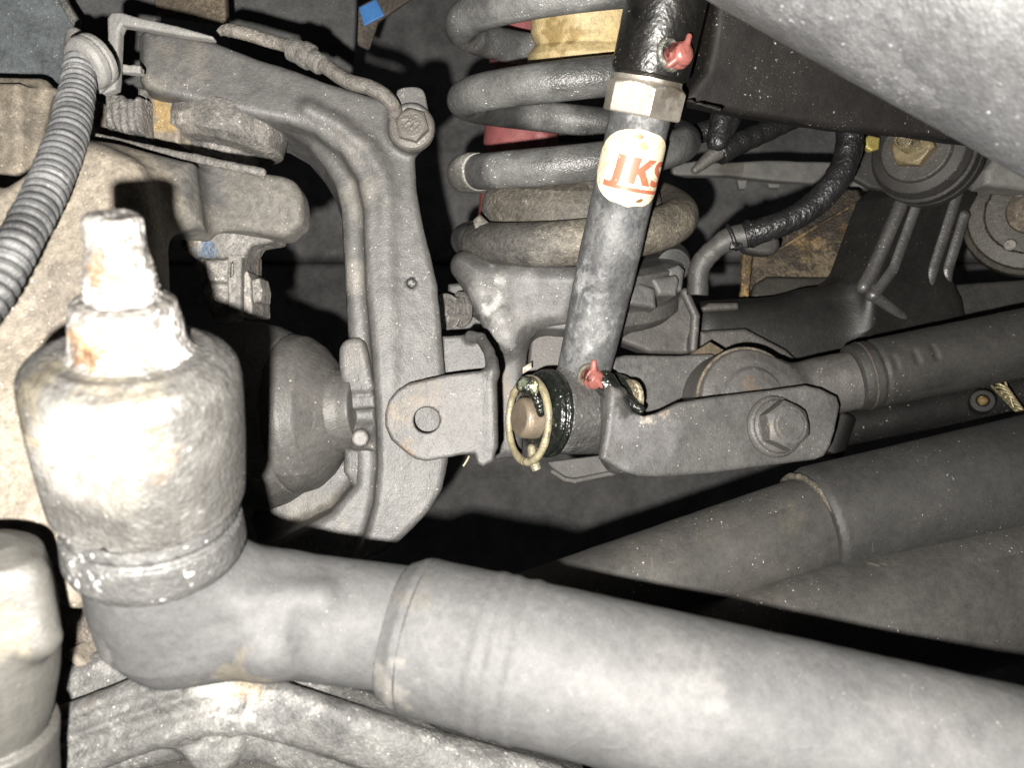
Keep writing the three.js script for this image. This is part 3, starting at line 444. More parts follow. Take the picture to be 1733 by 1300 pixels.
// spring seat: cast cup, post and rubber pad
{
  const t = thing('spring_seat', 'funnel-shaped cast spring seat on a post under the coil spring', 'spring seat', P(865, 775, 400));
  const c = add(SC, mul(SA, -13)), cup = rev(c, add(c, SA), [[-42, 30], [-34, 46], [-20, 58], [-10, 63], [-4, 65], [4, 66], [6, 60], [6, 20]], 1);
  const f = SU(12, cup, slab([[776, 440], [800, 470], [830, 530], [862, 572], [890, 560], [960, 545], [985, 460], [870, 452]], 386, 24, 6, [-0.12, -0.1, 1]), slab([[832, 540], [898, 540], [892, 600], [888, 660], [884, 775], [838, 778], [834, 700]], 392, 30, 6), cone(P(790, 455, 400), P(856, 570, 390), 8, 7));
  part(t, 'cup', skin(ROUGH(CUT(5, f, slab([[762, 470], [786, 500], [812, 560], [812, 600], [750, 600]], 386, 60, 4)), 0.6, 5), 1.2, stainsAndLight([[P(845, 545, 384), 14, [2.2, 2.2, 2.2], 1.4], [P(820, 500, 388), 12, [1.9, 1.9, 1.9], 1.4], [P(920, 500, 382), 20, [1.4, 1.4, 1.45], 0.8], [P(870, 470, 384), 12, [1.5, 1.5, 1.5], 1.3], [P(845, 650, 385), 12, [1.35, 1.15, 0.95], 1.3], [P(842, 650, 384), 4, [2, 1.2, 0.5], 1]])), M.cast);
  const d = add(SC, mul(SA, 9)), pad = rev(d, add(d, SA), [[0, 50], [12, 51], [19, 49], [24, 45], [28, 36], [30, 20]], 1);
  part(t, 'rubber_pad', skin(ROUGH(SU(1.5, pad, slab([[800, 372], [812, 362], [832, 380], [826, 392], [804, 390]], 395, 8, 1.5)), 0.4, 4), 1, stainsAndLight([[P(920, 340, 400), 40, [0.85, 0.81, 0.72], 0.6]])), M.mud, 'dusty brown pad inside the lowest coils');
  part(t, 'recess_plate', skin(slab([[900, 548], [975, 552], [975, 650], [888, 660]], 408, 10, 2), 1, tint(0.75, 0.68, 0.64)), M.cast);
  part(t, 'chipped_edge', skin(ROUGH(slab([[884, 622], [900, 612], [900, 624], [884, 634]], 389, 3, 0.8), 0.2, 2), 0.5, tint(2.4, 2.2, 2)), M.mud);
}
{
  const t = thing('seat_isolator', 'black notched rubber isolator right of the link, under the spring', 'isolator', P(1110, 590, 440));
  const c = add(SC, mul(SA, -34));
  part(t, 'ring', skin(ROUGH(rev(c, add(c, SA), [[-8, 48], [-5, 60], [0, 65], [5, 64], [8, 55], [8, 20]], 1.5), 0.5, 5), 1.1, tint(0.95, 0.93, 0.9)), M.cast);
  for (const [p, d] of [[[[1060, 484], [1084, 477], [1110, 488], [1112, 522], [1064, 516]], 388], [[[1100, 470], [1146, 464], [1151, 474], [1146, 500], [1114, 500]], 394], [[[1128, 454], [1150, 446], [1160, 456], [1155, 492], [1136, 496]], 402]])
    part(t, 'notch_block', skin(ROUGH(slab(p, d, 24, 2.5, [0.15, 0.1, 1]), 0.3, 4), 0.8), M.cast);
  part(t, 'side_plate', skin(ROUGH(SU(3, slab([[1046, 556], [1110, 545], [1142, 520], [1156, 488], [1173, 498], [1187, 534], [1183, 594], [1170, 600], [1100, 598], [1040, 575]], 424, 14, 3, [0.1, 0.1, 1]), chain([P(1158, 495, 421), P(1176, 535, 420), P(1172, 590, 422)], 2.6)), 0.4, 6), 1, tint(0.8, 0.77, 0.74)), M.cast);
}
{
  const t = thing('side_bolt', 'small bolt between the yoke and the spring seat', 'bolt', P(768, 560, 410));
  part(t, 'washer', skin(cyl(P(752, 528, 404), P(757, 528, 402), 10, 1), 0.7, tint(1.1, 1.1, 1.1)), M.salt);
  part(t, 'head', skin(SU(1, cyl(P(764, 522, 408), P(782, 522, 412), 6, 1), cyl(P(776, 524, 412), P(786, 524, 414), 10, 1)), 0.7), M.mud);
  part(t, 'lug', skin(slab([[758, 480], [790, 478], [826, 560], [790, 566], [756, 560]], 428, 10, 2), 1), M.cast);
}

// ================================================================ sway bar link: the leaning adjustable rod
const LT = P(1127, 0, 312), LN = P(1095, 145, 328), LB = P(985, 640, 374), LX = unit(sub(LB, LT));
{
  const t = thing('sway_bar_link', 'leaning adjustable link rod with a round cream sticker, in front of the coil spring', 'link rod', P(985, 785, 372));
  const q = (y, d) => { const s = y / 640; return [P(1127 + (985 - 1127) * s, y, d)][0]; };
  const on = (s) => mix(LT, LB, s), L = len(sub(LB, LT));
  // upper sleeve, nut, lower tube
  part(t, 'upper_sleeve', skin(ROUGH(rev(on(-0.25), on(0.175), [[0, 16.6], [L * 0.405, 16.4], [L * 0.42, 16], [L * 0.43, 14]], 0.5), 0.3, 4), 0.8, stainsAndLight([[P(1080, 30, 300), 8, [0.5, 0.5, 0.5]], [P(1160, 60, 296), 9, [0.6, 0.6, 0.55]], [P(1140, 90, 296), 6, [1.8, 1.9, 1.7], 1.4]])), mat('wet black sleeve', M.pitch.map, { roughness: 0.36, bumpMap: crust, bumpScale: 0.0002 }));
  part(t, 'lock_nut', skin(ROUGH(SU(1, hexa(on(0.27), mul(LX, -1), 15.6, 14, 1, -0.26 + 0.30, 1.5), cyl(on(0.165), on(0.19), 14.8, 0.6)), 0.15, 3), 0.6, stainsAndLight([[P(1140, 150, 312), 7, [0.55, 0.52, 0.48]], [P(1110, 172, 312), 6, [0.8, 0.8, 0.8]]], 0.6)), M.steel, 'bright hex lock nut');
  part(t, 'tube', skin(ROUGH(SU(8, rev(on(0.22), on(1), [[0, 13], [L * 0.2, 13.4], [L * 0.4, 13.9], [L * 0.6, 13.4], [L * 0.74, 12.8], [L * 0.8, 12.8]], 0.4)), 0.4, 5), 0.75, stainsAndLight([[P(985, 480, 345), 9, [2.3, 2.3, 2.3], 1.6], [P(1000, 560, 352), 12, [1.5, 1.5, 1.5], 1.4], [P(970, 600, 355), 9, [1.8, 1.8, 1.8], 1.6], [P(1090, 190, 318), 7, [2.2, 2.2, 2.2], 1.6], [P(1045, 345, 335), 10, [0.7, 0.7, 0.72], 1], [P(1020, 470, 340), 10, [0.75, 0.75, 0.77], 1], [P(1060, 380, 335), 6, [0.65, 0.65, 0.7], 1]])), M.link);
  // eye with its bush: axis runs left and towards the viewer
  const EX = unit([-0.88, 0.05, 0.46]), EC = P(990, 702, 376), e = (s) => add(EC, mul(EX, s));
  part(t, 'eye', skin(ROUGH(SU(6, rev(e(-14), e(20), [[0, 18.4], [1, 19.4], [28, 19.6], [32, 19.2], [34, 18]], 0.4), cone(on(0.9), on(1.02), 12.6, 13)), 0.4, 4), 0.75, stainsAndLight([[P(930, 690, 355), 7, [1.9, 1.9, 1.95], 1.4], [P(1000, 750, 355), 12, [0.8, 0.8, 0.8]], [P(950, 770, 355), 8, [1.6, 1.6, 1.6], 1.4]])), mat('grey forged eye', M.cast.map, { roughness: 0.45, bumpMap: crust, bumpScale: 0.0006 }));
  part(t, 'seal', skin(ROUGH(rev(e(19.5), e(30), [[0, 19], [1, 21], [2.6, 21.4], [3.4, 20], [4.4, 20], [5.2, 21], [6.6, 20.4], [8, 17], [8.6, 13]], 0.4), 0.7, 3), 0.65), M.grease, 'wet black greased seal');
  part(t, 'seal', skin(ROUGH(SU(3, rev(e(-22), e(-12), [[0, 17], [2, 21], [7, 21.5], [10, 19]], 0.4), cone(P(1022, 648, 360), P(1048, 690, 362), 6, 4), cone(P(1034, 660, 358), P(1082, 694, 356), 4, 2.4)), 0.9, 3), 0.65), M.grease, 'black grease between the eye and the bracket');
  part(t, 'pin', skin(SU(1, rev(add(e(18), [0, -2.6, 0]), add(e(40), [0, -2.6, 0]), [[0, 9.6], [17, 9.6], [18.6, 9.2], [19.6, 8]], 0.4), rev(e(10), e(30), [[0, 13], [14, 13], [15, 12]], 0.4)), 0.6, tint(0.42, 0.37, 0.32)), mat('dull steel pin', M.steel.map, { metalness: 0.4, roughness: 0.5 }));
  const ring = add(e(33), [0, -3.6, 0]), R = 20.2, [u0, v0] = frame(EX), pts = [];
  for (let i = 0; i <= 90; i++) { const a = -Math.PI / 2 + i / 90 * 2 * Math.PI, up = [0, 1, 0], sd = unit(cross(EX, up)), vv = cross(sd, EX); pts.push(add(ring, add(mul(sd, Math.cos(a) * R * 0.98), mul(vv, Math.sin(a) * R)))); }
  part(t, 'bail_ring', sweep(pts, (s, l, a) => 1.85 + 0.25 * noise(l / 3, 2, 3), 12, (p) => { const v = 1 + 0.6 * fbm(p[0] / 3, p[1] / 3, p[2] / 3, 3) + 0.3 * sstep(-20, -30, p[1]); return [v, v * 0.97, v * 0.9]; }), M.zinc, 'yellowed wire ring round the pin');
  part(t, 'ring_tail', skin(SU(2, cyl(add(ring, [2, -18, -2]), add(ring, [4.6, -24.5, -2]), 2.4, 0.4), cone(add(ring, [2, -14, -4]), add(ring, [2.5, -20, -2]), 2.2)), 0.5), M.zinc);
  part(t, 'grease_lump', skin(ROUGH(SU(4, ball(P(886, 652, 352), 3.6), ball(P(902, 660, 351), 3), ball(P(912, 680, 351), 2.8), ball(P(917, 698, 352), 2.2), ball(P(898, 648, 352), 2.4)), 1.6, 3), 0.5, stainsAndLight([[P(886, 646, 348), 4, [8, 7.6, 6.6], 1.3], [P(906, 646, 348), 3, [7, 6.4, 4.6], 1.3], [P(910, 660, 347), 3, [12, 11, 8], 1.4]])), M.grease);
  // red grease fitting caps
  const cap = (c, ax, r, nubs, name) => { const g = [rev(c, add(c, ax), [[-4, r * 0.9], [-0.6, r * 1.04], [0.2, r * 1.04], [0.5, r * 0.92], [2.6, r * 0.9], [3.8, r * 0.74], [4.4, r * 0.4]], 0.3), ...nubs]; part(t, name, skin(ROUGH(SU(1.2, ...g), 0.35, 2.6), 0.45, stainsAndLight([[add(c, [-4, 2, 3]), 3.2, [0.25, 0.22, 0.2], 1.4]], 0.8)), M.plug, 'red rubber cap'); };
  const c1 = P(1004, 641, 358);
  cap(c1, unit([0.5, -0.35, 0.8]), 4.7, [cone(P(1004, 630, 356), P(1005, 613, 356), 1.7, 1.3), cone(add(c1, [2, -1.2, 3.6]), add(c1, [4.2, -4.4, 2.4]), 1)], 'grease_cap');
  part(t, 'cap_collar', skin(torus(add(c1, [-2.6, 1.8, -0.6]), [0.5, -0.35, 0.8], 4.9, 1.2), 0.4, tint(0.8, 0.75, 0.6)), M.salt);
  const c2 = P(1149, 94, 300);
  cap(c2, unit([0.55, 0, 0.8]), 4.9, [cone(P(1160, 82, 297), P(1166, 62, 297), 1.3, 1.2), cone(P(1142, 102, 297), P(1132, 110, 298), 1.3)], 'grease_cap');
  part(t, 'cap_collar', skin(torus(add(c2, [-3.4, 1, -1.6]), [0.55, 0, 0.8], 5.6, 1.3), 0.4, tint(0.6, 0.62, 0.55)), M.salt);
  // sticker: an oval of printed film on the tube
  const W = 1024, cv = document.createElement('canvas'); cv.width = W; cv.height = 768; const g = cv.getContext('2d');
  g.fillStyle = '#e6d9bd'; g.fillRect(0, 0, W, 768);
  for (let i = 0; i < 260; i++) { g.fillStyle = ['rgba(235,224,196,0.35)', 'rgba(190,150,95,0.22)', 'rgba(150,110,70,0.16)'][i % 3]; g.beginPath(); g.ellipse(rnd() * W, rnd() * 768, 6 + rnd() * 46, 4 + rnd() * 26, rnd() * 3, 0, 7); g.fill(); }
  g.save(); g.translate(262, 400); g.transform(1, 0.02, -0.1, 1, 0, 0); g.fillStyle = '#bd6a52'; g.font = 'bold 350px sans-serif'; g.textAlign = 'left'; g.textBaseline = 'middle'; g.lineWidth = 12; g.strokeStyle = '#bd6a52'; const tw = 720 / g.measureText('JKS').width; g.save(); g.scale(tw, 1); g.fillText('JKS', 0, 0); g.strokeText('JKS', 0, 0); g.restore(); g.fillRect(-10, 165, 780, 38); g.restore();
  g.fillStyle = '#b8704c'; g.beginPath(); g.ellipse(470, 70, 60, 30, 0, 0, 7); g.fill(); g.fillStyle = '#d0b078'; g.beginPath(); g.ellipse(540, 150, 60, 34, 0.4, 0, 7); g.fill(); g.fillStyle = '#7b5a3a'; g.beginPath(); g.ellipse(640, 690, 46, 20, -0.4, 0, 7); g.fill();
  for (let i = 0; i < 420; i++) { g.fillStyle = ['rgba(238,230,208,0.5)', 'rgba(120,105,85,0.25)', 'rgba(225,210,180,0.35)'][i % 3]; g.beginPath(); const e0 = i % 5 === 0; g.ellipse(e0 ? rnd() * W : W * (0.5 + 0.5 * Math.cos(i) * (0.86 + 0.14 * rnd())), e0 ? rnd() * 768 : 384 + 384 * Math.sin(i) * (0.86 + 0.14 * rnd()), 3 + rnd() * 16, 2 + rnd() * 9, rnd() * 3, 0, 7); g.fill(); }
  const tx = new THREE.CanvasTexture(cv); tx.colorSpace = THREE.SRGBColorSpace;
  const c = on(0.395), look = unit(sub(sub([0, 0, 0], c), mul(LX, dot(sub([0, 0, 0], c), LX)))), side = cross(look, LX), pos = [], nor = [], uv = [], idx = [], na = 48, nt = 26, r = 14.2;
  const mid = 0.2, half = 1.5, hh = 16.4;
  for (let i = 0; i <= nt; i++) for (let j = 0; j <= na; j++) {
    const v = i / nt * 2 - 1, w = Math.sqrt(Math.max(0, 1 - v * v)) * (j / na * 2 - 1) * (1 + 0.015 * noise(i, j, 1)), a = mid + w * half, d = add(mul(look, Math.cos(a)), mul(side, Math.sin(a)));
    pos.push(...add(add(c, mul(LX, v * hh)), mul(d, r))); nor.push(...d); uv.push(0.5 + w * 0.5, 0.5 - v * 0.5);
  }
  for (let i = 0; i < nt; i++) for (let j = 0; j < na; j++) { const a = i * (na + 1) + j; idx.push([a, a + na + 1, a + 1], [a + 1, a + na + 1, a + na + 2]); }
  const sg = new THREE.BufferGeometry(), ps = pos.map((p, i) => p / 1000 + (i % 3 === 1 ? EYE : 0));
  sg.setAttribute('position', new THREE.Float32BufferAttribute(ps, 3)); sg.setAttribute('normal', new THREE.Float32BufferAttribute(nor, 3)); sg.setAttribute('uv', new THREE.Float32BufferAttribute(uv, 2)); sg.setIndex(idx.flat());
  const sm = new THREE.MeshPhysicalMaterial({ map: tx, color: new THREE.Color(0.8, 0.8, 0.8), roughness: 0.5, side: THREE.DoubleSide }); sm.name = 'printed sticker';
  part(t, 'sticker', sg, sm, 'oval cream sticker with red letters');
}

// ================================================================ bracket on the right of the link, with its bolt
const BN = unit([0.22, 0.12, 1]);
{
  const t = thing('link_bracket', 'dark steel bracket with a big hex bolt, right of the link rod', 'bracket', P(1220, 805, 362));
  const front = slab([[1034, 650], [1050, 658], [1062, 682], [1074, 697], [1092, 704], [1114, 698], [1151, 680], [1220, 669], [1260, 664], [1317, 658], [1365, 651], [1390, 657], [1418, 671], [1423, 688], [1414, 730], [1406, 756], [1396, 772], [1382, 778], [1204, 801], [1120, 808], [1083, 807], [1050, 795], [1018, 776], [1026, 730]], 358, 7, 2.2, BN, [1220, 730]);
  const curl = cone(P(1040, 680, 358), P(1046, 775, 358), 7, 8);
  part(t, 'front_plate', skin(ROUGH(SU(5, front, curl, slab([[1022, 690], [1050, 660], [1056, 790], [1018, 776]], 355, 40, 4, [-0.4, 0, 1])), 0.35, 5), 0.95, stainsAndLight([[P(1090, 745, 350), 22, [1.35, 1.35, 1.4], 0.6], [P(1098, 704, 350), 5, [2.6, 2.4, 2.1], 1.3], [P(1125, 696, 350), 4, [2, 1.7, 1.4], 1.3], [P(1060, 680, 352), 9, [0.3, 0.3, 0.28], 1.2]])), M.cast);
  part(t, 'rear_plate', skin(ROUGH(slab([[1034, 616], [1040, 605], [1058, 600], [1147, 601], [1206, 598], [1240, 620], [1250, 720], [1034, 720]], 402, 7, 2.2, BN), 0.4, 5), 1, stainsAndLight([[P(1070, 630, 400), 10, [1.4, 1.4, 1.4], 1.3]])), M.cast);
  part(t, 'washer', skin(SU(0.6, cyl(P(1070, 676, 372), add(P(1070, 676, 372), mul(unit([-0.88, 0.05, 0.46]), 3)), 10, 0.8)), 0.6, tint(1.1, 1, 0.75)), mat('rusty washer', M.salt.map, { roughness: 0.6 }));
  const bc = P(1311, 722, 364), bolt = part(t, 'bolt', skin(SU(0.6, rev(bc, add(bc, BN), [[-2, 14.6], [0.8, 14.8], [1.8, 14], [2.4, 12.6], [3.2, 12.6], [4, 11.6]], 0.4)), 0.6, tint(0.9, 0.88, 0.86)), M.cast);
  part(bolt, 'hex_head', skin(ROUGH(SU(0.5, hexa(add(bc, mul(BN, 3.5)), BN, 10.4, 9.5, 0.6, 0.1, 1.6), cyl(add(bc, mul(BN, 12)), add(bc, mul(BN, 13.3)), 7.2, 0.5)), 0.2, 3), 0.55, stainsAndLight([[P(1292, 730, 350), 4, [2, 1.5, 1], 1.2], [P(1320, 735, 350), 7, [1.1, 1.05, 1]]])), M.cast);
}
{
  const t = thing('track_rod', 'black rod with a bushing eye running right from the bracket', 'rod', P(1470, 695, 405));
  const ec = P(1256, 684, 396);
  part(t, 'eye', skin(ROUGH(SU(14, rev(add(ec, mul(BN, -22)), add(ec, BN), [[0, 26], [2, 28], [26, 28.5], [30, 27], [32, 22], [33, 17]], 0.8), cone(P(1320, 664, 408), P(1400, 652, 410), 16, 12.5), cone(P(1400, 652, 410), P(1470, 638, 408), 13, 17)), 0.4, 6), 1.1, tint(0.95, 0.92, 0.9)), M.cast);
  part(t, 'bush', skin(SU(1, rev(ec, add(ec, BN), [[0, 19], [11, 18.5], [13, 16], [14, 12]], 0.6), torus(add(ec, mul(BN, 12)), BN, 16, 1.4)), 0.8, stainsAndLight([[P(1275, 655, 380), 8, [1.4, 1.15, 1]]])), M.cast);
  part(t, 'clip_ring', skin(torus(add(ec, mul(BN, 6)), BN, 29, 0.9), 0.45, tint(0.8, 0.72, 0.58)), M.mud);
  part(t, 'gold_shim', skin(slab([[1158, 606], [1202, 578], [1232, 596], [1230, 640], [1170, 650]], 416, 3, 0.8, BN), 0.7, tint(0.55, 0.5, 0.4)), M.dirt);
  const a = P(1440, 640, 408), b = P(1800, 566, 404), L = len(sub(b, a)), tube = rev(a, b, [[0, 16], [1, 17.6], [4, 18.2], [L, 18.2]], 0.5);
  part(t, 'tube', skin(ROUGH(CUT(1.5, tube, ...[[1517, 612], [1552, 602], [1583, 594]].map(([x, y]) => cone(P(x - 3, y - 9, 389), P(x + 4, y + 10, 387), 1.8)), torus(mix(a, b, 0.1), sub(b, a), 18.8, 0.8)), 0.35, 6), 0.95, tint(1.1, 1.08, 1.04)), M.black);
  part(t, 'end_ring', skin(torus(mix(a, b, 0.05), sub(b, a), 18.2, 0.8), 0.5, tint(0.55, 0.48, 0.4)), M.mud);
}
{
  const t = thing('dark_rod', 'dark shaded rod below the bushing rod, right side', 'rod', P(1560, 745, 440));
  part(t, 'bar', skin(cone(P(1390, 730, 440), P(1800, 650, 436), 11), 1.2), M.pitch);
  part(t, 'coupling', skin(SU(2, cyl(P(1425, 700, 432), P(1400, 770, 430), 8, 2)), 1, tint(0.6, 0.6, 0.6)), M.pitch);
}
{
  const t = thing('return_spring', 'tiny brass coloured spring and screw at the right edge', 'spring', P(1700, 700, 415));
  const p = []; for (let i = 0; i <= 140; i++) { const s = i / 140, a = s * 2 * Math.PI * 7; p.push(add(mix(P(1690, 655, 412), P(1726, 698, 412), s), [Math.cos(a) * (5.4 - 2.4 * s) * 0.8, Math.cos(a) * (5.4 - 2.4 * s) * -0.6, Math.sin(a) * (5.4 - 2.4 * s)])); }
  part(t, 'coil', sweep(p, 0.75, 8, tint(0.8, 0.75, 0.62)), M.zinc);
  part(t, 'wire_end', sweep(spline([P(1698, 640, 412), P(1704, 660, 410), P(1714, 690, 408)], 12), 0.7, 8, tint(0.6, 0.58, 0.5)), M.zinc);
  part(t, 'screw', skin(SU(1, cyl(P(1658, 684, 426), P(1662, 678, 414), 6.5, 1), ball(P(1662, 678, 413), 3)), 0.6, stainsAndLight([[P(1662, 678, 411), 3.6, [14, 10, 4], 0.4]])), M.pitch);
}
single('hanging_tab', 'thin dark tab below the link eye', 'tab', P(985, 812, 440), skin(SU(1.5, slab([[925, 782], [1024, 770], [1056, 797], [1030, 806], [972, 815], [950, 810]], 440, 4, 1), chain([P(935, 798, 438), P(955, 811, 438), P(972, 814, 438), P(1050, 798, 438)], 1.6)), 0.9, tint(0.95, 0.92, 0.88)), M.board);

// ================================================================ axle housing on the right with its tower, bushing and far hoses
{
  const t = thing('axle_housing', 'black cast axle housing with a ribbed tower, right centre', 'axle housing', P(1450, 620, 470));
  const n = unit([0.42, -0.12, 1]);
  const f = SU(14, slab(curve([[1180, 530], [1200, 514], [1303, 507], [1340, 496], [1372, 483], [1455, 476], [1500, 470], [1620, 480], [1640, 560], [1580, 640], [1380, 660], [1190, 640]], 3), 474, 50, 10, [0.06, 0.12, 1], [1400, 560]),
    slab([[1474, 482], [1504, 400], [1530, 330], [1560, 300], [1640, 282], [1660, 330], [1636, 372], [1611, 466], [1592, 520], [1588, 570], [1470, 560]], 472, 40, 5, n, [1540, 430]),
    cone(P(1200, 560, 486), P(1420, 570, 500), 17, 26));
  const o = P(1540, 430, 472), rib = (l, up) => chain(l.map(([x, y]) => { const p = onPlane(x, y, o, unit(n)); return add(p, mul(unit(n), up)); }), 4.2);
  part(t, 'casting', skin(ROUGH(f, 0.25, 7), 1.4, tint(0.6, 0.585, 0.56)), mat('semi gloss black casting', M.black.map, { roughness: 0.52, bumpScale: 0.00015 }));
  const rm = mat('highlight tinted black edge', M.black.map, { roughness: 0.42, ior: 1.9, color: new THREE.Color(2.8, 2.8, 2.85), bumpScale: 0.0003 });  // lighter rib colour stands in for the highlight strips on the tower
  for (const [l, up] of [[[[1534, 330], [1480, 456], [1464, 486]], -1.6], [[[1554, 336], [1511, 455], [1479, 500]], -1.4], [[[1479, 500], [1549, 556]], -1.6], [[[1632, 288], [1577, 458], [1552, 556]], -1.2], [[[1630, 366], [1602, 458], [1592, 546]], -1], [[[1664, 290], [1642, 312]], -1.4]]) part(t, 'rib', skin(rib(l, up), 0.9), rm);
  part(t, 'end_lip', skin(ROUGH(SU(3, slab([[1186, 520], [1200, 512], [1250, 512], [1252, 524], [1190, 528]], 462, 20, 2), slab([[1184, 560], [1262, 556], [1330, 592], [1345, 606], [1250, 640], [1184, 600]], 452, 10, 2)), 0.4, 5), 1, tint(0.7, 0.66, 0.62)), M.cast);
  part(t, 'cover_flange', skin(ROUGH(slab([[1604, 480], [1740, 470], [1800, 480], [1800, 560], [1590, 580]], 500, 20, 4, [0, 0.3, 1]), 0.5, 6), 1.4, tint(0.6, 0.59, 0.57)), M.cast);
}
{
  const t = thing('axle_bushing', 'black rubber bushing with a gold nut on top of the tower', 'bushing', P(1530, 325, 450));
  const ax = unit([-0.7, 0.0, 0.71]), c = P(1552, 254, 440), q = (s) => add(c, mul(ax, s));
  part(t, 'rubber', skin(SU(1, rev(q(-30), q(10), [[0, 27], [4, 29], [10, 29], [11, 27.6], [13, 27.6], [14, 29], [20, 28.6], [21, 26.6], [24, 26.4], [25, 27.4], [30, 25], [32, 20]], 0.5)), 0.95, tint(1.1, 1.05, 1.02)), M.black);
  part(t, 'washer', skin(ROUGH(rev(q(-2), q(10), [[0, 19.5], [5, 19.5], [6.6, 18.5]], 0.4), 0.3, 4), 0.9, tint(0.5, 0.47, 0.44)), M.cast);
  part(t, 'nut', skin(ROUGH(hexa(q(4), ax, 10.6, 8, 0.6, 0.3, 1), 0.25, 3), 0.6, stainsAndLight([[P(1520, 285, 430), 5, [1.4, 1.3, 1.1], 1.4]])), mat('old gold plating', M.zinc.map, { roughness: 0.5, metalness: 0.3, color: new THREE.Color(0.52, 0.46, 0.36) }));
  const th = rev(q(8), q(10), [[0, 4.6], [18, 4.6], [19, 4], [19, 3.2]], 0.3);
  part(t, 'bolt_end', skin(CUT(0.4, around((x, y, z) => th(x, y, z) + 0.25 * Math.sin(dot(sub([x, y, z], c), ax) * 4.5), [th], 0.3), cyl(q(25), q(30), 3.1, 0.2)), 0.4, tint(0.6, 0.56, 0.48)), M.zinc);
  part(t, 'yellow_tag', skin(slab([[1462, 236], [1470, 228], [1490, 232], [1488, 252], [1474, 256], [1464, 250]], 438, 5, 1.5), 0.6, tint(1, 0.92, 0.4)), M.zinc);
  part(t, 'side_plate', skin(slab([[1438, 205], [1570, 205], [1570, 300], [1556, 330], [1474, 318], [1434, 296]], 462, 6, 1.5), 1, tint(0.9, 0.88, 0.86)), M.black);
}
{
  const t = thing('far_rail', 'pale metal rail far behind the black hoses', 'rail', P(1290, 310, 620));
  part(t, 'strip', skin(ROUGH(slab([[1130, 280], [1176, 272], [1223, 275], [1296, 271], [1450, 275], [1478, 311], [1476, 320], [1420, 314], [1292, 304], [1231, 297], [1140, 297]], 620, 10, 2), 0.6, 10), 1.6, stainsAndLight([[P(1240, 285, 618), 14, [0.7, 0.66, 0.6]], [P(1380, 295, 618), 20, [0.85, 0.85, 0.85]]])), mat('dull pale metal', M.pale.map, { roughness: 0.6 }));
  for (const [x, y, w, h] of [[1256, 312, 9, 8], [1310, 314, 12, 4]]) part(t, 'clip', skin(slab([[x - w, y - h], [x + w, y - h], [x + w - 3, y + h], [x - w + 4, y + h]], 615, 6, 1), 0.9), M.pale);
}
{
  const t = thing('black_brake_hose', 'glossy black wrapped hose curving down beside the tower', 'hose', P(1176, 500, 410));
  part(t, 'hose', sweep(spline([P(1436, 190, 398), P(1437, 240, 398), P(1430, 275, 398), P(1412, 308, 398), P(1384, 340, 400), P(1342, 370, 402), P(1296, 388, 404), P(1258, 400, 406)], 130), (s, l, a) => 6.9 + 0.5 * noise(l / 5, Math.cos(a) * 1.5, Math.sin(a) * 1.5) + 0.25 * noise(l / 2, Math.cos(a) * 3, Math.sin(a) * 3), 22), M.gloss);
  part(t, 'end_sleeve', sweep(spline([P(1262, 398, 406), P(1236, 404, 408), P(1206, 424, 410), P(1184, 452, 412), P(1180, 500, 414)], 60), (s, l) => 6.6 - 0.8 * sstep(0.25, 0.35, s) + 0.2 * noise(l / 3, 0, 0), 20, tint(0.7, 0.7, 0.69)), M.cast);
  part(t, 'clip_band', skin(SU(0.6, torus(P(1238, 402, 407), sub(P(1250, 398, 406), P(1226, 408, 408)), 7, 1.1), torus(P(1268, 396, 406), [1, 0.3, 0], 7.2, 0.8), box(P(1244, 416, 404), [3.4, 2, 2], [0, 0, 1], 0.6)), 0.5), M.gloss);
}
{
  const t = thing('black_vacuum_hose', 'thin black hose with a wrapped band, behind the link rod', 'hose', P(1190, 290, 425));
  part(t, 'hose', sweep(spline([P(1216, 262, 422), P(1250, 243, 424), P(1300, 220, 428), P(1350, 196, 432)], 50), (s, l) => 6.2 + 0.3 * noise(l / 4, 3, 3), 18), M.gloss);
  part(t, 'nozzle', skin(SU(2, cone(P(1176, 288, 420), P(1214, 256, 421), 2.4, 5)), 0.8, tint(0.85, 0.83, 0.78)), M.cast);
  part(t, 'band', skin(ROUGH(SU(1, cone(P(1222, 200, 418), P(1214, 240, 418), 7, 6), cone(P(1240, 206, 418), P(1216, 244, 417), 4)), 0.9, 3), 0.7), M.gloss);
  part(t, 'upper_pipe', skin(cone(P(1150, 235, 440), P(1230, 212, 440), 6), 0.9), M.gloss);
}
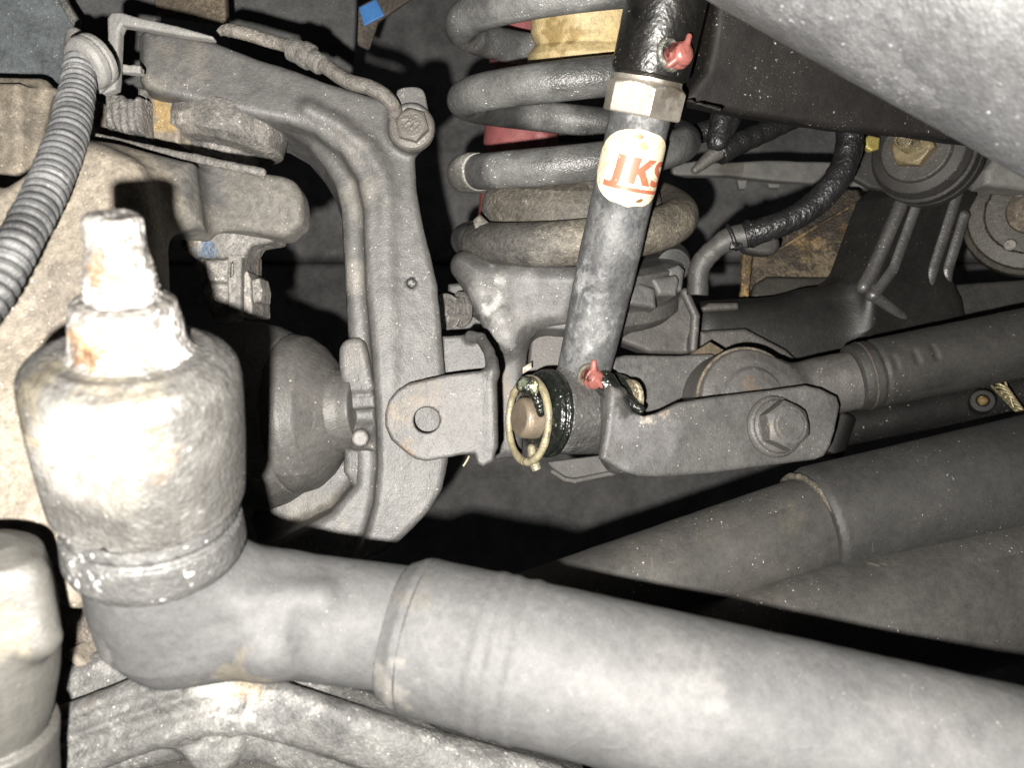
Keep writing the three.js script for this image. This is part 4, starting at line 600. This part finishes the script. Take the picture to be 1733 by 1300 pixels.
{
  const t = thing('rusty_plate', 'brown rusty plate behind the black hose', 'plate', P(1350, 505, 540));
  part(t, 'sheet', skin(ROUGH(slab([[1400, 318], [1452, 320], [1464, 342], [1458, 376], [1442, 440], [1430, 490], [1262, 520], [1266, 440], [1300, 380], [1340, 345]], 540, 6, 1.5, [-0.15, 0.2, 1]), 0.9, 8), 1.4, stainsAndLight([[P(1370, 415, 535), 12, [1.9, 1.7, 1.3], 1.2], [P(1440, 390, 535), 9, [2.4, 2, 1.4], 1.2], [P(1300, 440, 538), 14, [0.7, 0.7, 0.7]]])), M.rusty);
  part(t, 'fold_line', skin(chain([P(1300, 434, 532), P(1380, 384, 532), P(1452, 342, 532)], 1.2), 0.8, tint(1.6, 1.5, 1.3)), M.rusty);
  part(t, 'edge_strip', skin(ROUGH(slab([[1258, 418], [1276, 414], [1270, 470], [1266, 512], [1252, 510]], 522, 4, 1), 0.5, 4), 0.9, tint(2.2, 1.9, 1.2)), M.rusty);
  part(t, 'stub', skin(slab(curve([[1262, 400], [1300, 394], [1318, 402], [1320, 418], [1308, 430], [1276, 428], [1260, 420]], 3), 470, 14, 3), 1, tint(0.55, 0.54, 0.53)), M.cast);
  part(t, 'ledge', skin(ROUGH(slab([[1272, 500], [1278, 478], [1296, 466], [1400, 466], [1460, 474], [1440, 500], [1300, 520]], 520, 20, 4, [0, 0.4, 1]), 0.5, 6), 1.3, tint(0.55, 0.52, 0.47)), M.cast);
}
{
  const t = thing('pinion_flange', 'round dark flange with screws at the right edge', 'flange', P(1720, 440, 500));
  const ax = unit([-0.55, 0, 0.84]), c = P(1745, 368, 500), q = (s) => add(c, mul(ax, s));
  part(t, 'disc', skin(SU(1, rev(q(0), q(10), [[0, 40], [12, 40], [14, 36], [16, 36], [17, 26], [20, 26]], 0.6), rev(q(-20), q(0), [[0, 30], [22, 30]], 0.6)), 1.2, stainsAndLight([[P(1680, 380, 480), 8, [1.4, 1.2, 0.8]]])), mat('dull brown metal', M.mud.map, { roughness: 0.55, color: new THREE.Color(0.27, 0.245, 0.2) }));
  part(t, 'hub', skin(rev(q(16), q(30), [[0, 15], [8, 14], [10, 10]], 0.6), 0.9, tint(0.8, 0.68, 0.55)), M.mud);
  for (const [x, y] of [[1726, 326], [1708, 416]]) part(t, 'screw', skin(cyl(P(x, y, 492), add(P(x, y, 484), mul(ax, 3)), 3.6, 0.8), 0.6), M.mud);
  part(t, 'pale_cover', skin(ROUGH(SU(2, slab([[1692, 258], [1725, 260], [1800, 290], [1800, 330], [1668, 312], [1670, 286]], 470, 20, 4)), 0.4, 5), 1.1), M.pale, 'pale grey cover above the flange');
}

// ================================================================ upper right: dark beam and the near grey bar
single('frame_rail', 'black speckled frame rail across the upper right', 'frame rail', P(1450, 245, 360), skin(ROUGH(SU(4, slab([[1182, -160], [1214, 0], [1206, 60], [1194, 118], [1158, 168], [1180, 180], [1218, 188], [1271, 198], [1332, 208], [1440, 224], [1565, 234], [1646, 246], [1840, 270], [1840, -160]], 352, 30, 4, [0.1, -0.36, 1], [1400, 120]), chain([P(1160, 168, 338), P(1180, 175, 336), P(1218, 186, 333)], 1)), 0.8, 8), 1.5, tint(1.05, 1, 0.97)), M.pitch);
single('sway_bar', 'blurred light grey bar close to the viewer in the upper right corner', 'bar', P(1733, 240, 185), skin(ROUGH(SU(6, cone(P(1300, -290, 200), P(1960, 50, 180), 42, 41)), 0.5, 8), 1.6, (p) => { const v = 0.9 + 0.35 * fbm(p[0] / 14, p[1] / 14, p[2] / 14, 3); return [v, v, v * 1.02]; }), mat('mottled grey bar', colours({ base: [0.052, 0.0525, 0.0535], dust: [0.14, 0.14, 0.139], specks: 2500, big: 3, cloud: 0.3, grain: 0.3, patch: 0.12, s: 99, size: 10 }), { roughness: 0.6, bumpMap: coarse, bumpScale: 0.0004 }));

// ================================================================ lower dark tubes
{
  const t = thing('drag_link', 'dark grey tube with a sleeve, upper of the two at the right', 'tube', P(1340, 980, 335));
  const a = P(700, 1130, 305), b = P(1390, 882, 345), c = P(1860, 770, 352);
  part(t, 'bar', skin(ROUGH(cone(a, b, 22, 22.5), 0.4, 7), 1.1, stainsAndLight([[P(1250, 930, 322), 26, [1.15, 1.14, 1.1], 0.7], [P(1340, 870, 322), 8, [1.5, 1.42, 1.25], 1.3], [P(1120, 950, 312), 20, [1.25, 1.22, 1.16], 1]])), mat('dusty black bar', M.black.map, { color: new THREE.Color(1.35, 1.33, 1.3), roughness: 0.75, bumpScale: 0.0001 }));
  const L = len(sub(c, b));
  part(t, 'sleeve', skin(ROUGH(rev(mix(a, b, 0.975), c, [[0, 22], [0.6, 25], [3, 26], [L, 26]], 0.5), 0.3, 8), 1.1), M.black);
  part(t, 'weld', skin(ROUGH(torus(mix(a, b, 0.968), sub(b, a), 23.4, 1.6), 1, 2.5), 0.7, tint(0.5, 0.46, 0.38)), M.mud);
}
{
  const t = thing('lower_tube', 'dark grey tube, lower of the two at the right edge', 'tube', P(1500, 1090, 335));
  part(t, 'bar', skin(ROUGH(cone(P(760, 1240, 300), P(1960, 925, 352), 27, 33), 0.5, 8), 1.4, stainsAndLight([[P(1480, 965, 320), 4, [3, 2.8, 2.4], 1.6], [P(1500, 975, 320), 5, [2.4, 2.2, 2], 1.6], [P(1250, 1060, 312), 26, [1.2, 1.15, 1.1], 0.8]])), mat('scuffed black bar', M.black.map, { color: new THREE.Color(1.6, 1.58, 1.53), roughness: 0.75, bumpScale: 0.0001 }));
}

// ================================================================ tie rod across the bottom, its end joint, neighbours
{
  const t = thing('tie_rod', 'thick grey tie rod running across the bottom to the right', 'tie rod', P(1000, 1300, 200));
  const a = P(680, 1066, 226), b = P(1900, 1360, 186), L = len(sub(b, a));
  part(t, 'tube', skin(ROUGH(SU(2, rev(a, b, [[-2, 17], [0, 20], [2.4, 21.2], [4.4, 22.3], [L, 22.4]], 0.5), torus(mix(a, b, 0.145), sub(b, a), 21.4, 1.5), torus(mix(a, b, 0.168), sub(b, a), 21.5, 1.3), torus(mix(a, b, 0.20), sub(b, a), 21.3, 1.6)), 0.35, 7), 1.1, stainsAndLight([[P(700, 990, 205), 9, [1.15, 1.1, 1]], [P(660, 1170, 205), 8, [1.7, 1.62, 1.5], 1.3], [P(920, 1130, 190), 6, [0.85, 0.85, 0.85]], [P(800, 1010, 195), 12, [1.18, 1.17, 1.15], 1.6], [P(1100, 1200, 180), 22, [1.14, 1.13, 1.12], 1.4], [P(1400, 1200, 175), 26, [0.86, 0.86, 0.87], 1.2], [P(1250, 1090, 180), 14, [1.2, 1.19, 1.17], 1.8], [P(1620, 1180, 172), 22, [1.15, 1.14, 1.12], 1.5]], 1)), M.grey);
  part(t, 'seam', skin(torus(mix(a, b, 0.035), sub(b, a), 22.5, 0.45), 0.5, tint(0.6, 0.6, 0.6)), M.grey);
}
const JA = P(190, 366, 158), JB = P(290, 1085, 212), JL = len(sub(JB, JA)), JX = unit(sub(JB, JA)), j = (s) => add(JA, mul(JX, s));
{
  const t = thing('tie_rod_end', 'tie rod end joint with a corroded stud, lower left', 'tie rod end', P(290, 1140, 215));
  const T1 = (y) => { let s = 0; for (let i = 0; i < 40; i++) { const p = j(s), py = CY - p[1] / -p[2] * F; s += (y - py) * 0.05; } return s; };
  const y = (v) => T1(v);
  // stud: threaded, tapered
  const stud = rev(JA, JB, [[0, 4.8], [0.8, 5.6], [y(425), 5.8], [y(440), 6.3], [y(505), 7.4], [y(530), 7.8], [y(540), 7.5]], 0.4);
  part(t, 'stud', skin(around((x, yy, z) => { const s = dot(sub([x, yy, z], JA), JX), d = stud(x, yy, z); return d > 3 || d < -3 ? d : d + (s > y(440) && s < y(530) ? 0.3 * Math.sin(s * 4.2) : 0) + 0.28 * fbm(x / 2.2, yy / 2.2, z / 2.2, 3); }, [stud], 1), 0.5, stainsAndLight([[P(200, 450, 155), 40, [0.8, 0.79, 0.78], 0.1], [P(160, 470, 155), 5, [0.95, 0.68, 0.48], 1], [P(215, 430, 152), 6, [0.75, 0.75, 0.76], 1.4], [P(230, 480, 152), 6, [0.7, 0.7, 0.7], 1.4]])), M.salt, 'white corroded stud');
  const tier = rev(JA, JB, [[y(508), 9], [y(514), 10.4], [y(535), 11], [y(546), 11.3], [y(566), 11.6], [y(586), 12], [y(597), 14], [y(604), 14.4], [y(610), 13]], 0.6);
  part(t, 'taper_seat', skin(ROUGH(tier, 0.35, 2.4), 0.6, stainsAndLight([[P(215, 560, 162), 40, [0.75, 0.74, 0.73], 0.1], [P(150, 585, 162), 6, [1, 0.72, 0.5], 0.9], [P(165, 600, 162), 5, [0.6, 0.4, 0.25], 1], [P(270, 570, 160), 7, [0.7, 0.7, 0.7], 1.4], [P(240, 600, 160), 6, [0.75, 0.75, 0.75], 1.4]])), M.salt, 'pale crusted collar below the stud');
  const body = rev(JA, JB, [[y(592), 12], [y(600), 17], [y(605), 20], [y(611), 21.6], [y(622), 22.8], [y(640), 23.3], [y(690), 23.4], [y(750), 23.2], [y(800), 22.8], [y(832), 22.4], [y(840), 22], [y(842), 19.4], [y(860), 19]], 0.5);
  let FN = unit([-0.19, 0, 0.98]); FN = unit(sub(FN, mul(JX, dot(FN, JX)))); const flat = box(add(j(y(762)), mul(FN, 30.4)), [40, 13.5, 10], FN, 0.6, mul(JX, -1));
  part(t, 'socket', skin(ROUGH(SU(1, CUT(0.5, body, flat), torus(j(y(604)), JX, 17.4, 1.5)), 0.3, 8), 0.9, stainsAndLight([[P(125, 800, 158), 17, [2.6, 2.55, 2.45], 0.15], [P(200, 680, 160), 12, [1.5, 1.4, 1.2], 1.1], [P(90, 680, 165), 10, [1.3, 1.2, 0.95], 1.1], [P(250, 790, 158), 7, [1.7, 1.4, 1.1], 1.2]], 0.6)), mat('dusty pale socket', colours({ base: [0.042, 0.0405, 0.038], dust: [0.15, 0.147, 0.143], specks: 900, big: 3, cloud: 0.22, grain: 0.2, patch: 0.12, s: 91 }), { roughness: 0.55, bumpMap: coarse, bumpScale: 0.0006 }));  // smooth pale patch at the left paints torch glare into the colour
  part(t, 'collar', skin(ROUGH(rev(JA, JB, [[y(836), 19], [y(842), 20.4], [y(864), 20.8], [y(868), 19.8], [y(876), 19.8], [y(880), 21.2], [y(918), 21.8], [y(930), 21], [y(940), 18]], 0.4), 0.4, 5), 0.85, stainsAndLight([[P(190, 920, 180), 9, [1.7, 1.7, 1.7], 1.7], [P(160, 960, 182), 7, [1.8, 1.8, 1.8], 1.8], [P(240, 910, 178), 8, [1.5, 1.5, 1.5], 1.8]], 0.8)), mat('speckled collar', colours({ base: [0.04, 0.0395, 0.039], dust: [0.18, 0.178, 0.174], specks: 1700, big: 6, cloud: 0.3, grain: 0.25, s: 103 }), { roughness: 0.6, bumpMap: crust, bumpScale: 0.0004 }));
  const H0 = P(285, 1040, 214);
  const hs = SU(9, rev(JA, JB, [[y(920), 18], [y(940), 18.2], [y(1010), 18], [y(1056), 17], [y(1082), 13.5], [y(1094), 7]], 1), cone(P(330, 1020, 214), P(700, 1064, 226), 17.6, 18.4), cone(P(320, 985, 206), P(470, 1000, 214), 13, 8), chain([P(330, 1010, 196), P(420, 1022, 199), P(540, 1012, 206)], 2.2), chain([P(350, 1085, 200), P(440, 1080, 202), P(560, 1110, 211)], 2.4), ball(P(455, 1092, 200), 4.6), cone(P(300, 1100, 206), P(440, 1090, 210), 8, 6), ball(P(460, 1098, 206), 6));
  part(t, 'housing', skin(ROUGH(hs, 0.5, 7), 1, stainsAndLight([[P(170, 1090, 195), 7, [1.9, 1.85, 1.8], 1.2], [P(420, 1130, 205), 12, [1.5, 1.35, 1.1], 1]], 0.5)), M.grey);
}
{
  const t = thing('lower_ball_joint', 'rounded grey joint cut off by the left edge at the bottom', 'ball joint', P(20, 1250, 180));
  const a = P(-8, 924, 176), b = P(-20, 1350, 196), L = len(sub(b, a)), f = rev(a, b, [[0, 4], [2, 9], [8, 11], [16, 12.5], [26, 13.6], [36, 13.8], [46, 13], [52, 12], [53, 14.4], [60, 14.4], [L, 15.4]], 1.2);
  part(t, 'cap', skin(ROUGH(SU(4, f, cone(P(52, 980, 176), P(66, 1080, 178), 4, 5)), 0.5, 6), 0.8, stainsAndLight([[P(30, 950, 162), 6, [1.5, 1.25, 0.8], 1], [P(5, 930, 162), 6, [2.2, 1.9, 1.4], 0.8], [P(10, 1100, 165), 10, [2.2, 2.05, 1.75], 0.6]], 0.6)), mat('dusty joint', M.pale.map, { roughness: 0.6, color: new THREE.Color(0.3, 0.295, 0.28), bumpMap: coarse, bumpScale: 0.0002 }));
}
{
  const t = thing('axle_end_casting', 'crusty ridged grey casting along the bottom left', 'casting', P(350, 1290, 240));
  const f = SU(7, slab(curve([[60, 1150], [108, 1120], [172, 1100], [220, 1110], [320, 1110], [400, 1100], [470, 1136], [560, 1160], [650, 1190], [760, 1250], [1000, 1330], [900, 1430], [640, 1340], [500, 1318], [420, 1296], [330, 1290], [200, 1318], [60, 1380]], 3), 244, 34, 7, [0, 0.25, 1], [350, 1200]),
    chain([P(60, 1270, 232), P(180, 1225, 234), P(300, 1185, 236), P(400, 1168, 238), P(480, 1180, 238), P(600, 1220, 238), P(760, 1282, 240), P(1000, 1380, 246)], 4.6), chain([P(70, 1232, 233), P(170, 1192, 235), P(280, 1150, 238), P(360, 1130, 240)], 4),
    chain([P(80, 1310, 232), P(240, 1250, 234), P(330, 1222, 236), P(420, 1215, 236), P(560, 1252, 238), P(720, 1300, 240), P(900, 1380, 244)], 4.6),
    slab(curve([[292, 1250], [340, 1270], [400, 1262], [398, 1285], [380, 1312], [330, 1310], [310, 1280]], 3), 236, 12, 3));
  const g = CUT(2.5, f, chain([P(60, 1292, 227), P(200, 1240, 229), P(310, 1204, 231), P(400, 1190, 232)], 2.2), chain([P(70, 1250, 228), P(180, 1208, 230), P(300, 1166, 233)], 1.8), chain([P(430, 1172, 226), P(500, 1196, 227), P(580, 1226, 228), P(640, 1248, 229)], 2));
  part(t, 'casting', skin(ROUGH(g, 0.6, 6, 3), 1, stainsAndLight([[P(350, 1200, 232), 14, [1.35, 1.35, 1.34], 1.7], [P(400, 1250, 232), 12, [1.3, 1.3, 1.3], 1.7], [P(420, 1135, 236), 9, [1.15, 1, 0.78], 1], [P(150, 1140, 236), 8, [1.3, 1.12, 0.86], 0.9], [P(560, 1215, 232), 8, [0.6, 0.6, 0.62], 1.2], [P(480, 1205, 232), 7, [0.7, 0.7, 0.72], 1.2]])), mat('crusty grey casting', colours({ base: [0.066, 0.065, 0.063], dust: [0.19, 0.186, 0.178], specks: 4000, big: 3, cloud: 0.4, grain: 0.4, patch: 0.22, s: 95 }), { roughness: 0.7, bumpMap: coarse, bumpScale: 0.0004 }));
}
{
  const t = thing('knuckle_web', 'small dusty web between the two joints at the lower left', 'web', P(135, 1140, 290));
  part(t, 'plate', skin(ROUGH(SU(4, slab([[80, 960], [180, 940], [230, 1000], [230, 1150], [90, 1160]], 256, 12, 3, [0, 0.1, 1])), 0.6, 5), 1, tint(0.9, 0.82, 0.72)), M.mud);
  part(t, 'ledge', skin(slab([[106, 1112], [116, 1100], [146, 1126], [132, 1134]], 246, 10, 1.5), 0.8), M.dirt);
}
single('skid_plate', 'dark grey plate showing under the casting at the bottom edge', 'plate', P(400, 1320, 330), skin(ROUGH(slab([[150, 1270], [262, 1262], [268, 1240], [276, 1262], [420, 1258], [640, 1290], [640, 1420], [150, 1420]], 330, 8, 2), 0.5, 6), 1.3, tint(0.7, 0.66, 0.6)), M.board);

renderer.render(scene, camera);
